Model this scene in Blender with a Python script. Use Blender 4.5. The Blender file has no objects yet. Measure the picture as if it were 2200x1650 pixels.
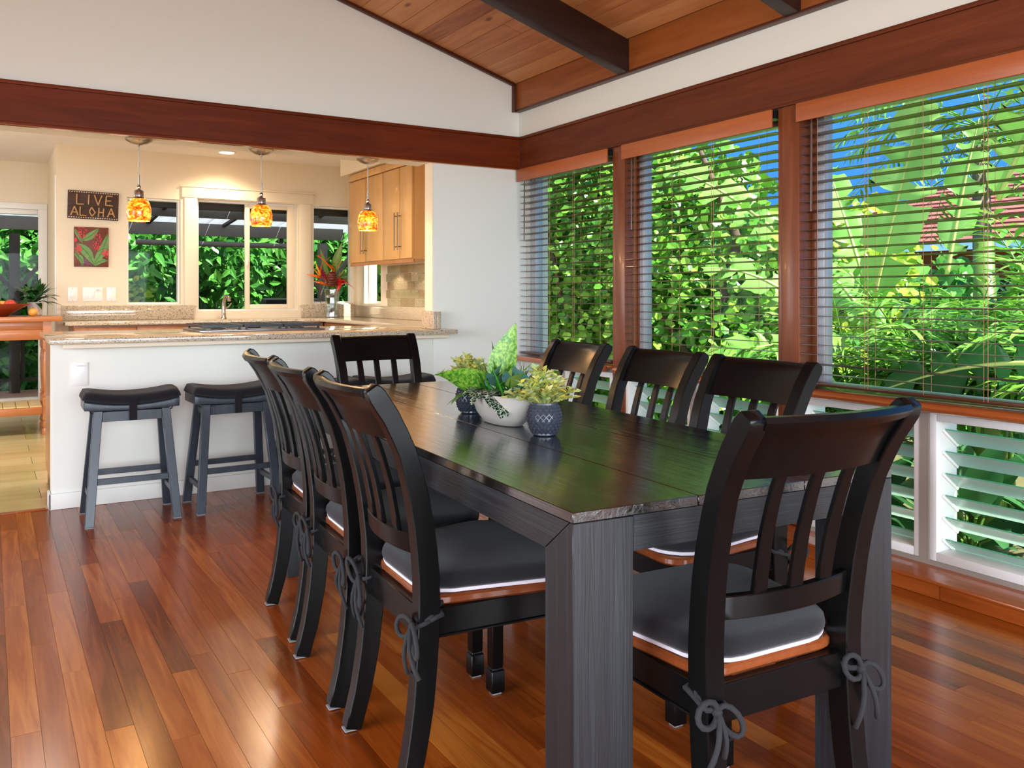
import bpy, bmesh, math, random
from mathutils import Vector, Matrix, Euler

SC = bpy.context.scene
COL = SC.collection
PI = math.pi
RNG = random.Random(7)

# ------------------------------------------------------------------ camera
cam_d = bpy.data.cameras.new('camera')
cam = bpy.data.objects.new('camera', cam_d)
COL.objects.link(cam)
cam.location = (0, 0, 1.14)
cam.rotation_euler = (PI / 2, 0, -math.radians(31.4))
cam_d.sensor_fit = 'HORIZONTAL'
cam_d.sensor_width = 36.0
cam_d.lens = 36.0 * 1840.0 / 2200.0
cam_d.shift_y = -(825.0 - 634.0) / 2200.0
cam_d.clip_start = 0.05
cam_d.clip_end = 300
SC.camera = cam

# ------------------------------------------------------------------ sky, sun, added fill lamps, exposure
world = bpy.data.worlds.new('sky_world')
SC.world = world
world.use_nodes = True
wn = world.node_tree.nodes
wl = world.node_tree.links
for n in list(wn):
    wn.remove(n)
w_out = wn.new('ShaderNodeOutputWorld')
w_bg = wn.new('ShaderNodeBackground')
w_tc = wn.new('ShaderNodeTexCoord')
w_sep = wn.new('ShaderNodeSeparateXYZ')
w_ramp = wn.new('ShaderNodeValToRGB')
for w_pos, w_col in ((0.0, (0.42, 0.74, 1.0, 1)), (0.10, (0.15, 0.55, 1.0, 1)), (0.40, (0.08, 0.38, 0.92, 1)), (1.0, (0.05, 0.25, 0.75, 1))):
    w_e = w_ramp.color_ramp.elements.new(w_pos) if 0 < w_pos < 1 else w_ramp.color_ramp.elements[int(w_pos)]
    w_e.color = w_col
wl.new(w_tc.outputs['Generated'], w_sep.inputs[0])
wl.new(w_sep.outputs['Z'], w_ramp.inputs['Fac'])
wl.new(w_ramp.outputs['Color'], w_bg.inputs['Color'])
w_bg.inputs['Strength'].default_value = 1.0
wl.new(w_bg.outputs[0], w_out.inputs['Surface'])

def add_light(name, kind, loc, rot, energy, color=(1, 1, 1), **kw):
    d = bpy.data.lights.new(name, kind)
    d.energy = energy
    d.color = color
    for k, v in kw.items():
        setattr(d, k, v)
    o = bpy.data.objects.new(name, d)
    o.location = loc
    o.rotation_euler = rot
    COL.objects.link(o)
    return o

sun_dir = Vector((-0.30, 0.62, -0.80))
add_light('sun', 'SUN', (5, -5, 12), sun_dir.to_track_quat('-Z', 'Y').to_euler(), 11.0, (1.0, 0.96, 0.86), angle=0.012)
# added fill lamps at invented openings behind and left of the camera
add_light('fill_back_opening', 'AREA', (0.2, -3.42, 1.2), (PI / 2 - 0.55, 0, 0), 245, (0.86, 0.94, 1.0), shape='RECTANGLE', size=5.6, size_y=2.1, spread=math.radians(114))
add_light('fill_left_opening', 'AREA', (-3.92, 0.8, 1.2), (PI / 2 - 0.55, 0, -PI / 2), 205, (0.86, 0.94, 1.0), shape='RECTANGLE', size=5.0, size_y=2.1, spread=math.radians(114))
add_light('fill_kitchen_opening', 'AREA', (-1.56, 7.2, 1.3), (PI / 2 - 0.1, 0, -PI / 2), 32, (1.0, 0.95, 0.9), shape='RECTANGLE', size=2.2, size_y=1.6)  # added fill lamp at the kitchen's unseen left wall

SC.view_settings.view_transform = 'Standard'
SC.view_settings.look = 'None'
SC.view_settings.gamma = 1.0
SC.view_settings.exposure = 0.62
SC.view_settings.use_curve_mapping = False
SC.cycles.use_adaptive_sampling = True
SC.cycles.adaptive_threshold = 0.02
SC.cycles.max_bounces = 6
SC.cycles.diffuse_bounces = 4
SC.cycles.glossy_bounces = 3
SC.cycles.transmission_bounces = 4
SC.cycles.transparent_max_bounces = 12
SC.cycles.caustics_reflective = False
SC.cycles.caustics_refractive = False
SC.cycles.sample_clamp_indirect = 6.0

# ------------------------------------------------------------------ helpers
def lin(h, a=1.0):
    h = h.lstrip('#')
    o = []
    for i in (0, 2, 4):
        c = int(h[i:i + 2], 16) / 255.0
        o.append(c / 12.92 if c <= 0.04045 else ((c + 0.055) / 1.055) ** 2.4)
    return (o[0], o[1], o[2], a)

def newmat(name):
    m = bpy.data.materials.new(name)
    m.use_nodes = True
    nt = m.node_tree
    b = nt.nodes.get('Principled BSDF')
    return m, nt, b

def mat(name, color, rough=0.5, metal=0.0, spec=0.5, coat=0.0, bump=0.0, bscale=200, var=0.0, vscale=8, emit=None, estr=0, trans=0, alpha=None, sheen=0):
    m, nt, b = newmat(name)
    c = lin(color) if isinstance(color, str) else color
    b.inputs['Base Color'].default_value = c
    b.inputs['Roughness'].default_value = rough
    b.inputs['Metallic'].default_value = metal
    b.inputs['Specular IOR Level'].default_value = spec
    b.inputs['Coat Weight'].default_value = coat
    b.inputs['Coat Roughness'].default_value = 0.1
    b.inputs['Transmission Weight'].default_value = trans
    b.inputs['Sheen Weight'].default_value = sheen
    if emit:
        b.inputs['Emission Color'].default_value = lin(emit)
        b.inputs['Emission Strength'].default_value = estr
    if bump or var:
        tc = nt.nodes.new('ShaderNodeTexCoord')
    if bump:
        n = nt.nodes.new('ShaderNodeTexNoise')
        n.inputs['Scale'].default_value = bscale
        n.inputs['Detail'].default_value = 3
        bp = nt.nodes.new('ShaderNodeBump')
        bp.inputs['Strength'].default_value = bump
        bp.inputs['Distance'].default_value = 0.004
        nt.links.new(tc.outputs['Object'], n.inputs['Vector'])
        nt.links.new(n.outputs['Fac'], bp.inputs['Height'])
        nt.links.new(bp.outputs[0], b.inputs['Normal'])
    if var:
        n = nt.nodes.new('ShaderNodeTexNoise')
        n.inputs['Scale'].default_value = vscale
        n.inputs['Detail'].default_value = 4
        mx = nt.nodes.new('ShaderNodeMix')
        mx.data_type = 'RGBA'
        mx.inputs['A'].default_value = (c[0] * (1 - var), c[1] * (1 - var), c[2] * (1 - var), 1)
        mx.inputs['B'].default_value = (min(1, c[0] * (1 + var)), min(1, c[1] * (1 + var)), min(1, c[2] * (1 + var)), 1)
        nt.links.new(tc.outputs['Object'], n.inputs['Vector'])
        nt.links.new(n.outputs['Fac'], mx.inputs['Factor'])
        nt.links.new(mx.outputs['Result'], b.inputs['Base Color'])
    return m

def wood(name, cols, rough=0.35, scl=(30, 30, 2), bump=0.1, coat=0.0, objrand=0.0, knots=0.0, distort=1.0, coord='Object', spec=0.5, rough_var=0.0, bdist=0.003):
    """grain stretched along the axis with the smallest scale; cols = dark..light; objrand shifts tone per object"""
    m, nt, b = newmat(name)
    N = nt.nodes
    L = nt.links
    tc = N.new('ShaderNodeTexCoord')
    if coord == 'World':
        geo = N.new('ShaderNodeNewGeometry')
        src = geo.outputs['Position']
    else:
        src = tc.outputs['Object']
    oi = N.new('ShaderNodeObjectInfo')
    add = N.new('ShaderNodeVectorMath')
    add.operation = 'MULTIPLY_ADD'
    comb = N.new('ShaderNodeCombineXYZ')
    for i in range(3):
        L.new(oi.outputs['Random'], comb.inputs[i])
    add.inputs[1].default_value = (37.0, 53.0, 71.0)
    L.new(comb.outputs[0], add.inputs[0])
    L.new(src, add.inputs[2])
    mp = N.new('ShaderNodeMapping')
    mp.inputs['Scale'].default_value = scl
    L.new(add.outputs[0], mp.inputs['Vector'])
    n1 = N.new('ShaderNodeTexNoise')
    n1.inputs['Scale'].default_value = 1.0
    n1.inputs['Detail'].default_value = 6
    n1.inputs['Roughness'].default_value = 0.6
    n1.inputs['Distortion'].default_value = distort
    L.new(mp.outputs[0], n1.inputs['Vector'])
    n2 = N.new('ShaderNodeTexNoise')
    n2.inputs['Scale'].default_value = 0.18
    n2.inputs['Detail'].default_value = 2
    L.new(mp.outputs[0], n2.inputs['Vector'])
    mixf = N.new('ShaderNodeMath')
    mixf.operation = 'MULTIPLY_ADD'
    mixf.inputs[1].default_value = 0.55
    L.new(n1.outputs['Fac'], mixf.inputs[0])
    m2 = N.new('ShaderNodeMath')
    m2.operation = 'MULTIPLY'
    m2.inputs[1].default_value = 0.45
    L.new(n2.outputs['Fac'], m2.inputs[0])
    L.new(m2.outputs[0], mixf.inputs[2])
    fac = mixf.outputs[0]
    if objrand:
        ma = N.new('ShaderNodeMath')
        ma.operation = 'MULTIPLY_ADD'
        ma.inputs[1].default_value = objrand
        L.new(oi.outputs['Random'], ma.inputs[0])
        sb = N.new('ShaderNodeMath')
        sb.operation = 'SUBTRACT'
        sb.inputs[1].default_value = objrand / 2
        L.new(fac, sb.inputs[0])
        L.new(sb.outputs[0], ma.inputs[2])
        fac = ma.outputs[0]
    cr = N.new('ShaderNodeValToRGB')
    els = cr.color_ramp.elements
    k = len(cols)
    els[0].position = 0.28
    els[0].color = lin(cols[0])
    els[1].position = 0.72
    els[1].color = lin(cols[-1])
    for i in range(1, k - 1):
        e = els.new(0.28 + 0.44 * i / (k - 1))
        e.color = lin(cols[i])
    L.new(fac, cr.inputs['Fac'])
    colout = cr.outputs['Color']
    if knots:
        mk = N.new('ShaderNodeMapping')
        mk.inputs['Scale'].default_value = tuple(knots * max(0.35, s / max(scl)) for s in scl)
        L.new(add.outputs[0], mk.inputs['Vector'])
        vo = N.new('ShaderNodeTexVoronoi')
        vo.inputs['Scale'].default_value = 1.0
        L.new(mk.outputs[0], vo.inputs['Vector'])
        kr = N.new('ShaderNodeValToRGB')
        kr.color_ramp.elements[0].position = 0.05
        kr.color_ramp.elements[0].color = lin(cols[0], 1)
        kr.color_ramp.elements[1].position = 0.14
        kr.color_ramp.elements[1].color = (1, 1, 1, 1)
        L.new(vo.outputs['Distance'], kr.inputs['Fac'])
        mu = N.new('ShaderNodeMix')
        mu.data_type = 'RGBA'
        mu.blend_type = 'MULTIPLY'
        mu.inputs['Factor'].default_value = 0.85
        L.new(colout, mu.inputs['A'])
        L.new(kr.outputs['Color'], mu.inputs['B'])
        colout = mu.outputs['Result']
    L.new(colout, b.inputs['Base Color'])
    b.inputs['Roughness'].default_value = rough
    b.inputs['Specular IOR Level'].default_value = spec
    b.inputs['Coat Weight'].default_value = coat
    b.inputs['Coat Roughness'].default_value = 0.08
    if rough_var:
        rr = N.new('ShaderNodeMapRange')
        rr.inputs['To Min'].default_value = rough - rough_var
        rr.inputs['To Max'].default_value = rough + rough_var
        L.new(n1.outputs['Fac'], rr.inputs['Value'])
        L.new(rr.outputs[0], b.inputs['Roughness'])
    if bump:
        bp = N.new('ShaderNodeBump')
        bp.inputs['Strength'].default_value = bump
        bp.inputs['Distance'].default_value = bdist
        L.new(n1.outputs['Fac'], bp.inputs['Height'])
        L.new(bp.outputs[0], b.inputs['Normal'])
        L.new(bp.outputs[0], b.inputs['Coat Normal'])
    return m

def glass_mat(name, tint='#ffffff', refl=0.06, rough=0.0):
    m = bpy.data.materials.new(name)
    m.use_nodes = True
    nt = m.node_tree
    for n in list(nt.nodes):
        nt.nodes.remove(n)
    out = nt.nodes.new('ShaderNodeOutputMaterial')
    tr = nt.nodes.new('ShaderNodeBsdfTransparent')
    tr.inputs['Color'].default_value = lin(tint)
    gl = nt.nodes.new('ShaderNodeBsdfGlossy')
    gl.inputs['Roughness'].default_value = rough
    mx = nt.nodes.new('ShaderNodeMixShader')
    mx.inputs[0].default_value = refl
    nt.links.new(tr.outputs[0], mx.inputs[1])
    nt.links.new(gl.outputs[0], mx.inputs[2])
    nt.links.new(mx.outputs[0], out.inputs[0])
    return m

def leafmat(name, cols, rough=0.35, transl=0.35, spec=0.5, veins=None, mottle=None):
    """leaf colours vary per leaf (mesh island); some light passes through"""
    m = bpy.data.materials.new(name)
    m.use_nodes = True
    nt = m.node_tree
    N = nt.nodes
    L = nt.links
    b = N.get('Principled BSDF')
    out = N.get('Material Output')
    geo = N.new('ShaderNodeNewGeometry')
    cr = N.new('ShaderNodeValToRGB')
    els = cr.color_ramp.elements
    els[0].position = 0.0
    els[0].color = lin(cols[0])
    els[1].position = 1.0
    els[1].color = lin(cols[-1])
    for i in range(1, len(cols) - 1):
        e = els.new(i / (len(cols) - 1))
        e.color = lin(cols[i])
    L.new(geo.outputs['Random Per Island'], cr.inputs['Fac'])
    co = cr.outputs['Color']
    if veins:
        tc = N.new('ShaderNodeTexCoord')
        vo = N.new('ShaderNodeTexVoronoi')
        vo.feature = 'DISTANCE_TO_EDGE'
        vo.inputs['Scale'].default_value = veins[1]
        L.new(tc.outputs['Object'], vo.inputs['Vector'])
        vr = N.new('ShaderNodeValToRGB')
        vr.color_ramp.elements[0].position = 0.02
        vr.color_ramp.elements[0].color = (1, 1, 1, 1)
        vr.color_ramp.elements[1].position = veins[2]
        vr.color_ramp.elements[1].color = (0, 0, 0, 1)
        L.new(vo.outputs['Distance'], vr.inputs['Fac'])
        mv = N.new('ShaderNodeMix')
        mv.data_type = 'RGBA'
        mv.inputs['B'].default_value = lin(veins[0])
        L.new(vr.outputs['Color'], mv.inputs['Factor'])
        L.new(co, mv.inputs['A'])
        co = mv.outputs['Result']
    if mottle:
        tc2 = N.new('ShaderNodeTexCoord')
        no = N.new('ShaderNodeTexNoise')
        no.inputs['Scale'].default_value = mottle[1]
        no.inputs['Detail'].default_value = 5
        no.inputs['Roughness'].default_value = 0.7
        L.new(tc2.outputs['Object'], no.inputs['Vector'])
        nr_ = N.new('ShaderNodeValToRGB')
        nr_.color_ramp.elements[0].position = 0.42
        nr_.color_ramp.elements[0].color = (0, 0, 0, 1)
        nr_.color_ramp.elements[1].position = 0.60
        nr_.color_ramp.elements[1].color = (1, 1, 1, 1)
        L.new(no.outputs['Fac'], nr_.inputs['Fac'])
        mm_ = N.new('ShaderNodeMix')
        mm_.data_type = 'RGBA'
        mm_.inputs['B'].default_value = lin(mottle[0])
        L.new(nr_.outputs['Color'], mm_.inputs['Factor'])
        L.new(co, mm_.inputs['A'])
        co = mm_.outputs['Result']
    L.new(co, b.inputs['Base Color'])
    b.inputs['Roughness'].default_value = rough
    b.inputs['Specular IOR Level'].default_value = spec
    tr = N.new('ShaderNodeBsdfTranslucent')
    L.new(co, tr.inputs['Color'])
    mx = N.new('ShaderNodeMixShader')
    mx.inputs[0].default_value = transl
    L.new(b.outputs[0], mx.inputs[1])
    L.new(tr.outputs[0], mx.inputs[2])
    L.new(mx.outputs[0], out.inputs[0])
    return m

def tag(o, label=None, cat=None, group=None, kind=None):
    if label:
        o['label'] = label
    if cat:
        o['category'] = cat
    if group:
        o['group'] = group
    if kind:
        o['kind'] = kind
    return o

def empty(name, loc=(0, 0, 0), rz=0.0, **kw):
    o = bpy.data.objects.new(name, None)
    o.empty_display_size = 0.05
    o.location = loc
    o.rotation_euler = (0, 0, rz)
    COL.objects.link(o)
    return tag(o, **kw)

def link(name, me, parent=None):
    o = bpy.data.objects.new(name, me)
    COL.objects.link(o)
    if parent is not None:
        o.parent = parent
    return o

def copy_tree(o, parent=None):
    c = o.copy()
    COL.objects.link(c)
    c.parent = parent
    for ch in o.children:
        copy_tree(ch, c)
    return c

class MB:
    def __init__(s):
        s.v = []
        s.f = []
    def raw(s, vs, fs):
        k = len(s.v)
        s.v += [tuple(p) for p in vs]
        s.f += [tuple(i + k for i in q) for q in fs]
        return s
    def box(s, x0, x1, y0, y1, z0, z1):
        return s.raw([(x0, y0, z0), (x1, y0, z0), (x1, y1, z0), (x0, y1, z0), (x0, y0, z1), (x1, y0, z1), (x1, y1, z1), (x0, y1, z1)],
                     [(3, 2, 1, 0), (4, 5, 6, 7), (0, 1, 5, 4), (1, 2, 6, 5), (2, 3, 7, 6), (3, 0, 4, 7)])
    def obox(s, c, size, R):
        vs = []
        for dz in (-.5, .5):
            for dx, dy in ((-.5, -.5), (.5, -.5), (.5, .5), (-.5, .5)):
                vs.append(Vector(c) + R @ Vector((dx * size[0], dy * size[1], dz * size[2])))
        return s.raw(vs, [(3, 2, 1, 0), (4, 5, 6, 7), (0, 1, 5, 4), (1, 2, 6, 5), (2, 3, 7, 6), (3, 0, 4, 7)])
    def bar(s, a, b, w, h, up=(0, 0, 1)):
        a = Vector(a)
        b = Vector(b)
        d = (b - a)
        L = d.length
        d.normalize()
        u = Vector(up)
        x = d.cross(u)
        if x.length < 1e-4:
            x = d.cross(Vector((0, 1, 0)))
        x.normalize()
        z = x.cross(d)
        R = Matrix((x, d, z)).transposed()
        return s.obox((a + b) / 2, (w, L, h), R)
    def loft(s, rings, cap=True, closed=True):
        k = len(s.v)
        n = len(rings[0])
        for r in rings:
            s.v += [tuple(p) for p in r]
        for i in range(len(rings) - 1):
            for j in range(n if closed else n - 1):
                a = k + i * n + j
                b = k + i * n + (j + 1) % n
                s.f.append((a, b, b + n, a + n))
        if cap:
            s.f.append(tuple(k + j for j in reversed(range(n))))
            s.f.append(tuple(k + (len(rings) - 1) * n + j for j in range(n)))
        return s
    def tube(s, pts, r, n=8, cap=True):
        pts = [Vector(p) for p in pts]
        rings = []
        prev = None
        for i, p in enumerate(pts):
            d = (pts[min(i + 1, len(pts) - 1)] - pts[max(i - 1, 0)]).normalized()
            if prev is None:
                x = d.orthogonal().normalized()
            else:
                x = (prev - d * prev.dot(d))
                x = x.normalized() if x.length > 1e-6 else d.orthogonal().normalized()
            prev = x
            y = d.cross(x)
            rr = r[i] if isinstance(r, (list, tuple)) else r
            rings.append([p + (x * math.cos(2 * PI * j / n) + y * math.sin(2 * PI * j / n)) * rr for j in range(n)])
        return s.loft(rings, cap)
    def lathe(s, prof, n=24, c=(0, 0, 0), cap=True, sx=1.0, sy=1.0):
        rings = [[(c[0] + sx * r * math.cos(2 * PI * j / n), c[1] + sy * r * math.sin(2 * PI * j / n), c[2] + z) for j in range(n)] for r, z in prof]
        return s.loft(rings, cap)
    def prism(s, poly, axis, a, b):
        """poly of 2-D points in the two other axes, extruded along axis from a to b"""
        def P(p, t):
            if axis == 'x':
                return (t, p[0], p[1])
            if axis == 'y':
                return (p[0], t, p[1])
            return (p[0], p[1], t)
        return s.loft([[P(p, a) for p in poly], [P(p, b) for p in poly]])
    def mesh(s, name, m=None, smooth=False, bevel=0.0, seg=2, weld=False):
        me = bpy.data.meshes.new(name)
        me.from_pydata(s.v, [], s.f)
        bm = bmesh.new()
        bm.from_mesh(me)
        if weld:
            bmesh.ops.remove_doubles(bm, verts=bm.verts, dist=1e-5)
        bmesh.ops.recalc_face_normals(bm, faces=bm.faces)
        if bevel:
            ed = [e for e in bm.edges if len(e.link_faces) == 2 and e.calc_face_angle(0) > 0.6]
            if ed:
                bmesh.ops.bevel(bm, geom=ed, offset=bevel, segments=seg, profile=0.5, affect='EDGES', clamp_overlap=True)
        bm.to_mesh(me)
        bm.free()
        if smooth or bevel:
            me.polygons.foreach_set('use_smooth', [True] * len(me.polygons))
            if bevel or smooth == 'auto':
                me.set_sharp_from_angle(angle=math.radians(38))
        if m:
            me.materials.append(m)
        me.update()
        return me
    def build(s, name, m, parent=None, **kw):
        return link(name, s.mesh(name, m, **kw), parent)

def struct(name, mb, m, **kw):
    o = mb.build(name, m, **kw)
    o['kind'] = 'structure'
    return o

def lerp_profile(tab, z):
    for (a, za), (b, zb) in zip(tab, tab[1:]):
        if z <= zb:
            t = (z - za) / (zb - za)
            return a + (b - a) * t
    return tab[-1][0]

def holes_wall(mb, axis, c0, c1, a0, a1, z0, z1, holes):
    """solid wall slab between c0 and c1 on the fixed axis with rectangular holes (a0,a1,z0,z1)"""
    As = sorted(set([a0, a1] + [q for h in holes for q in h[:2] if a0 < q < a1]))
    Zs = sorted(set([z0, z1] + [q for h in holes for q in h[2:] if z0 < q < z1]))
    for i in range(len(As) - 1):
        for j in range(len(Zs) - 1):
            am = (As[i] + As[i + 1]) / 2
            zm = (Zs[j] + Zs[j + 1]) / 2
            if any(h[0] < am < h[1] and h[2] < zm < h[3] for h in holes):
                continue
            if axis == 'x':
                mb.box(c0, c1, As[i], As[i + 1], Zs[j], Zs[j + 1])
            else:
                mb.box(As[i], As[i + 1], c0, c1, Zs[j], Zs[j + 1])
    return mb

UNIT = {}
def unit_box(m):
    if m.name not in UNIT:
        UNIT[m.name] = MB().box(-.5, .5, -.5, .5, -.5, .5).mesh('piece', m)
    return UNIT[m.name]

def piece(name, parent, m, x0, x1, y0, y1, z0, z1):
    o = link(name, unit_box(m), parent)
    o.location = ((x0 + x1) / 2, (y0 + y1) / 2, (z0 + z1) / 2)
    o.scale = (x1 - x0, y1 - y0, z1 - z0)
    return o

# ------------------------------------------------------------------ materials
M = {}
M['white_wall'] = mat('white_wall', '#e4e4da', 0.75, bump=0.12, bscale=160)
M['cream_wall'] = mat('cream_wall', '#e7d8bf', 0.75, bump=0.08, bscale=160)
M['ceil_white'] = mat('ceil_white', '#ebe2d8', 0.8, bump=0.06, bscale=140)
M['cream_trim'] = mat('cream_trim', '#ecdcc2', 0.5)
M['white_paint'] = mat('white_paint', '#eceae6', 0.4)
M['base_paint'] = mat('base_paint', '#dedcd4', 0.5)
M['white_plastic'] = mat('white_plastic', '#f2f0ea', 0.3)
M['dark_slot'] = mat('dark_slot', '#181614', 0.6)
M['floor_wood'] = wood('floor_wood', ['#622a08', '#7e380d', '#904714', '#a86022'], rough=0.22, scl=(26, 1.6, 26), bump=0.07, objrand=0.33, coat=0.0, spec=0.36, coord='World', rough_var=0.05, distort=1.4)
M['floor_base'] = wood('floor_base', ['#642c0e', '#a0501f'], rough=0.2, scl=(9, 0.6, 9), bump=0.0, coat=0.2, coord='World')
M['tile_floor'] = wood('tile_floor', ['#a89464', '#b8a573', '#c4b386'], rough=0.18, scl=(2, 9, 9), bump=0.02, objrand=0.25, coord='World', distort=0.4)
M['grout'] = mat('grout', '#6f5f42', 0.8)
M['ceil_wood'] = wood('ceil_wood', ['#8c5026', '#b87544', '#cc8e56', '#d89c64'], rough=0.5, scl=(16, 1.3, 16), bump=0.08, objrand=0.3, knots=7.0, coord='World')
M['fascia_wood'] = wood('fascia_wood', ['#6f3512', '#94501f', '#a45e2a'], rough=0.4, scl=(16, 1.2, 16), bump=0.06, knots=5.0, coord='World')
M['beam_dark'] = wood('beam_dark', ['#1d0e08', '#2c1710', '#37211a'], rough=0.45, scl=(3, 25, 25), bump=0.06, coord='World')
M['header_x'] = wood('header_x', ['#4a1a05', '#66270a', '#7a3410'], rough=0.5, scl=(2, 24, 24), bump=0.05, coord='World', spec=0.15)
M['header_y'] = wood('header_y', ['#4a200e', '#632e16', '#783c1e'], rough=0.5, scl=(24, 2, 24), bump=0.05, coord='World', spec=0.2)
M['trim_brown'] = mat('trim_brown', '#4d2210', 0.4, bump=0.03, bscale=60)
M['post_wood'] = wood('post_wood', ['#5a2a12', '#743a1c', '#8d4b28'], rough=0.35, scl=(30, 30, 1.6), bump=0.06, coord='World', coat=0.15)
M['valance'] = wood('valance', ['#95491f', '#a65628', '#b06332'], rough=0.4, scl=(40, 2, 40), bump=0.03, coord='World')
M['slat'] = wood('slat', ['#3d1f10', '#4d2917', '#5c331e'], rough=0.35, scl=(40, 2, 40), bump=0.02, coat=0.25, coord='World')
M['rail_wood'] = wood('rail_wood', ['#8a431f', '#a4562a', '#b46a3a'], rough=0.18, scl=(30, 2, 30), bump=0.02, coat=0.6, coord='World')
M['sill_wood'] = wood('sill_wood', ['#70310f', '#8e4316', '#a35522'], rough=0.2, scl=(30, 2, 30), bump=0.03, coat=0.4, coord='World')
M['frame_white'] = mat('frame_white', '#e4e4e2', 0.45)
M['frame_grey'] = mat('frame_grey', '#a59c92', 0.4, metal=0.3)
M['alu'] = mat('alu', '#b4b6bd', 0.4, metal=0.3)
M['cord'] = mat('cord', '#a8784f', 0.6)
M['pane'] = glass_mat('pane', '#fafcfb', 0.003)
M['black_wood'] = wood('black_wood', ['#060606', '#090909', '#0d0d0d'], rough=0.27, scl=(30, 30, 3), bump=0.02, spec=0.2)
M['table_top'] = wood('table_top', ['#070707', '#0e0e0d', '#24211c'], rough=0.2, scl=(62, 1.5, 62), bump=0.9, distort=2.2, rough_var=0.16, bdist=0.0007, spec=1.0, coat=0.85)
M['table_leg'] = wood('table_leg', ['#0a0b0c', '#131518', '#24282d'], rough=0.4, scl=(120, 120, 4), bump=0.6, distort=0.6, bdist=0.0012)
M['table_apron'] = wood('table_apron', ['#0a0b0c', '#121417', '#22262b'], rough=0.4, scl=(4, 4, 150), bump=0.6, distort=0.5, bdist=0.0012)
M['cushion'] = mat('cushion', '#1c1b1e', 0.95, bump=0.5, bscale=700, spec=0.15, sheen=0.15)
M['cushion_lining'] = mat('cushion_lining', '#d8d2dc', 0.8)
M['seat_wood'] = wood('seat_wood', ['#5f2c12', '#74391a', '#874822'], rough=0.25, scl=(20, 20, 20), bump=0.02, coat=0.4)
M['tie'] = mat('tie', '#1b1a1c', 0.9, bump=0.5, bscale=900)
M['felt'] = mat('felt', '#7c7c7e', 0.9)
M['stool_wood'] = wood('stool_wood', ['#22282f', '#2f3740', '#3d464f'], rough=0.38, scl=(90, 90, 6), bump=0.25, bdist=0.001)
def granite(name, base, dots, rough):
    m, nt, b = newmat(name)
    N = nt.nodes
    L = nt.links
    tc = N.new('ShaderNodeTexCoord')
    v1 = N.new('ShaderNodeTexNoise')
    v1.inputs['Scale'].default_value = 150
    v1.inputs['Detail'].default_value = 3
    v1.inputs['Roughness'].default_value = 0.7
    L.new(tc.outputs['Object'], v1.inputs['Vector'])
    cr = N.new('ShaderNodeValToRGB')
    e = cr.color_ramp.elements
    e[0].position = 0.38
    e[0].color = lin(dots)
    e[1].position = 0.62
    e[1].color = lin(base)
    k = e.new(0.44)
    k.color = lin(base)
    k = e.new(0.72)
    k.color = lin('#efe8da')
    L.new(v1.outputs['Fac'], cr.inputs['Fac'])
    L.new(cr.outputs['Color'], b.inputs['Base Color'])
    b.inputs['Roughness'].default_value = rough
    return m
M['granite'] = granite('granite', '#c0b098', '#3c332b', 0.08)
M['maple'] = wood('maple', ['#c08a4c', '#d29f62', '#dcae74'], rough=0.3, scl=(14, 14, 1.2), bump=0.0, coat=0.3)
M['maple_dark'] = wood('maple_dark', ['#8f5a34', '#a96f45', '#b98056'], rough=0.35, scl=(14, 14, 1.2), bump=0.0, coat=0.2)
M['island_wood'] = wood('island_wood', ['#9c5c33', '#b4703f', '#c08450'], rough=0.35, scl=(3, 20, 20), bump=0.0, coat=0.2)
M['chrome'] = mat('chrome', '#b3aca4', 0.25, metal=1.0)
M['pull'] = mat('pull', '#7d6a58', 0.35, metal=1.0)
M['black_iron'] = mat('black_iron', '#23262b', 0.4, metal=0.2)
M['steel'] = mat('steel', '#8d9096', 0.3, metal=1.0)
# ================================================================== the setting
XR = 3.194      # inner face of the window wall
YB = 5.15       # dining face of the kitchen divide
YK = 8.534      # kitchen back wall
XK = 3.30       # kitchen right wall
ZK = 2.47       # kitchen ceiling
def zc(x):      # underside of the sloped ceiling
    return 2.631 + (3.159 - x) * 0.2925
XRIDGE = -0.9

# ---- dining floor: base slab and one object per board
floor = struct('floor', MB().box(-4.0, 3.3, -3.6, 5.19, -0.12, -0.008), M['floor_base'])
rf = random.Random(11)
bw = 0.0705
x = -0.80
i = 0
while x < 3.02:
    x1 = min(x + bw, 3.03)
    y = 0.55 - rf.uniform(0, 0.9)
    while y < 5.17:
        y1 = min(y + rf.choice((0.75, 0.95, 1.15, 1.4, 1.7, 2.0)) * rf.uniform(0.9, 1.1), 5.175)
        if 5.175 - y1 < 0.25:
            y1 = 5.175
        dz = rf.uniform(-0.0004, 0.0004)
        piece('floor_board', floor, M['floor_wood'], x + 0.0004, x1 - 0.0004, y + 0.0005, y1 - 0.0005, -0.010, dz)
        y = y1
    x += bw

# ---- kitchen floor: base and tiles
kfloor = struct('floor_kitchen', MB().box(-1.6, 3.3, 5.19, 9.85, -0.12, -0.006), M['grout'])
row = 0
y = 5.20
while y < 9.8:
    x = -1.55 + (0.0 if row % 2 else -0.30)
    while x < 0.62:
        if y < 8.6 or x < 0.5:
            piece('floor_tile', kfloor, M['tile_floor'], max(x, -1.55) + 0.0015, x + 0.60 - 0.0015, y + 0.0015, min(y + 0.285, 9.84) - 0.0015, -0.008, 0.0)
        x += 0.60
    y += 0.285
    row += 1
struct('trim_threshold', MB().box(-1.5, 0.28, 5.165, 5.20, -0.004, 0.006), M['sill_wood'], bevel=0.003)

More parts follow.
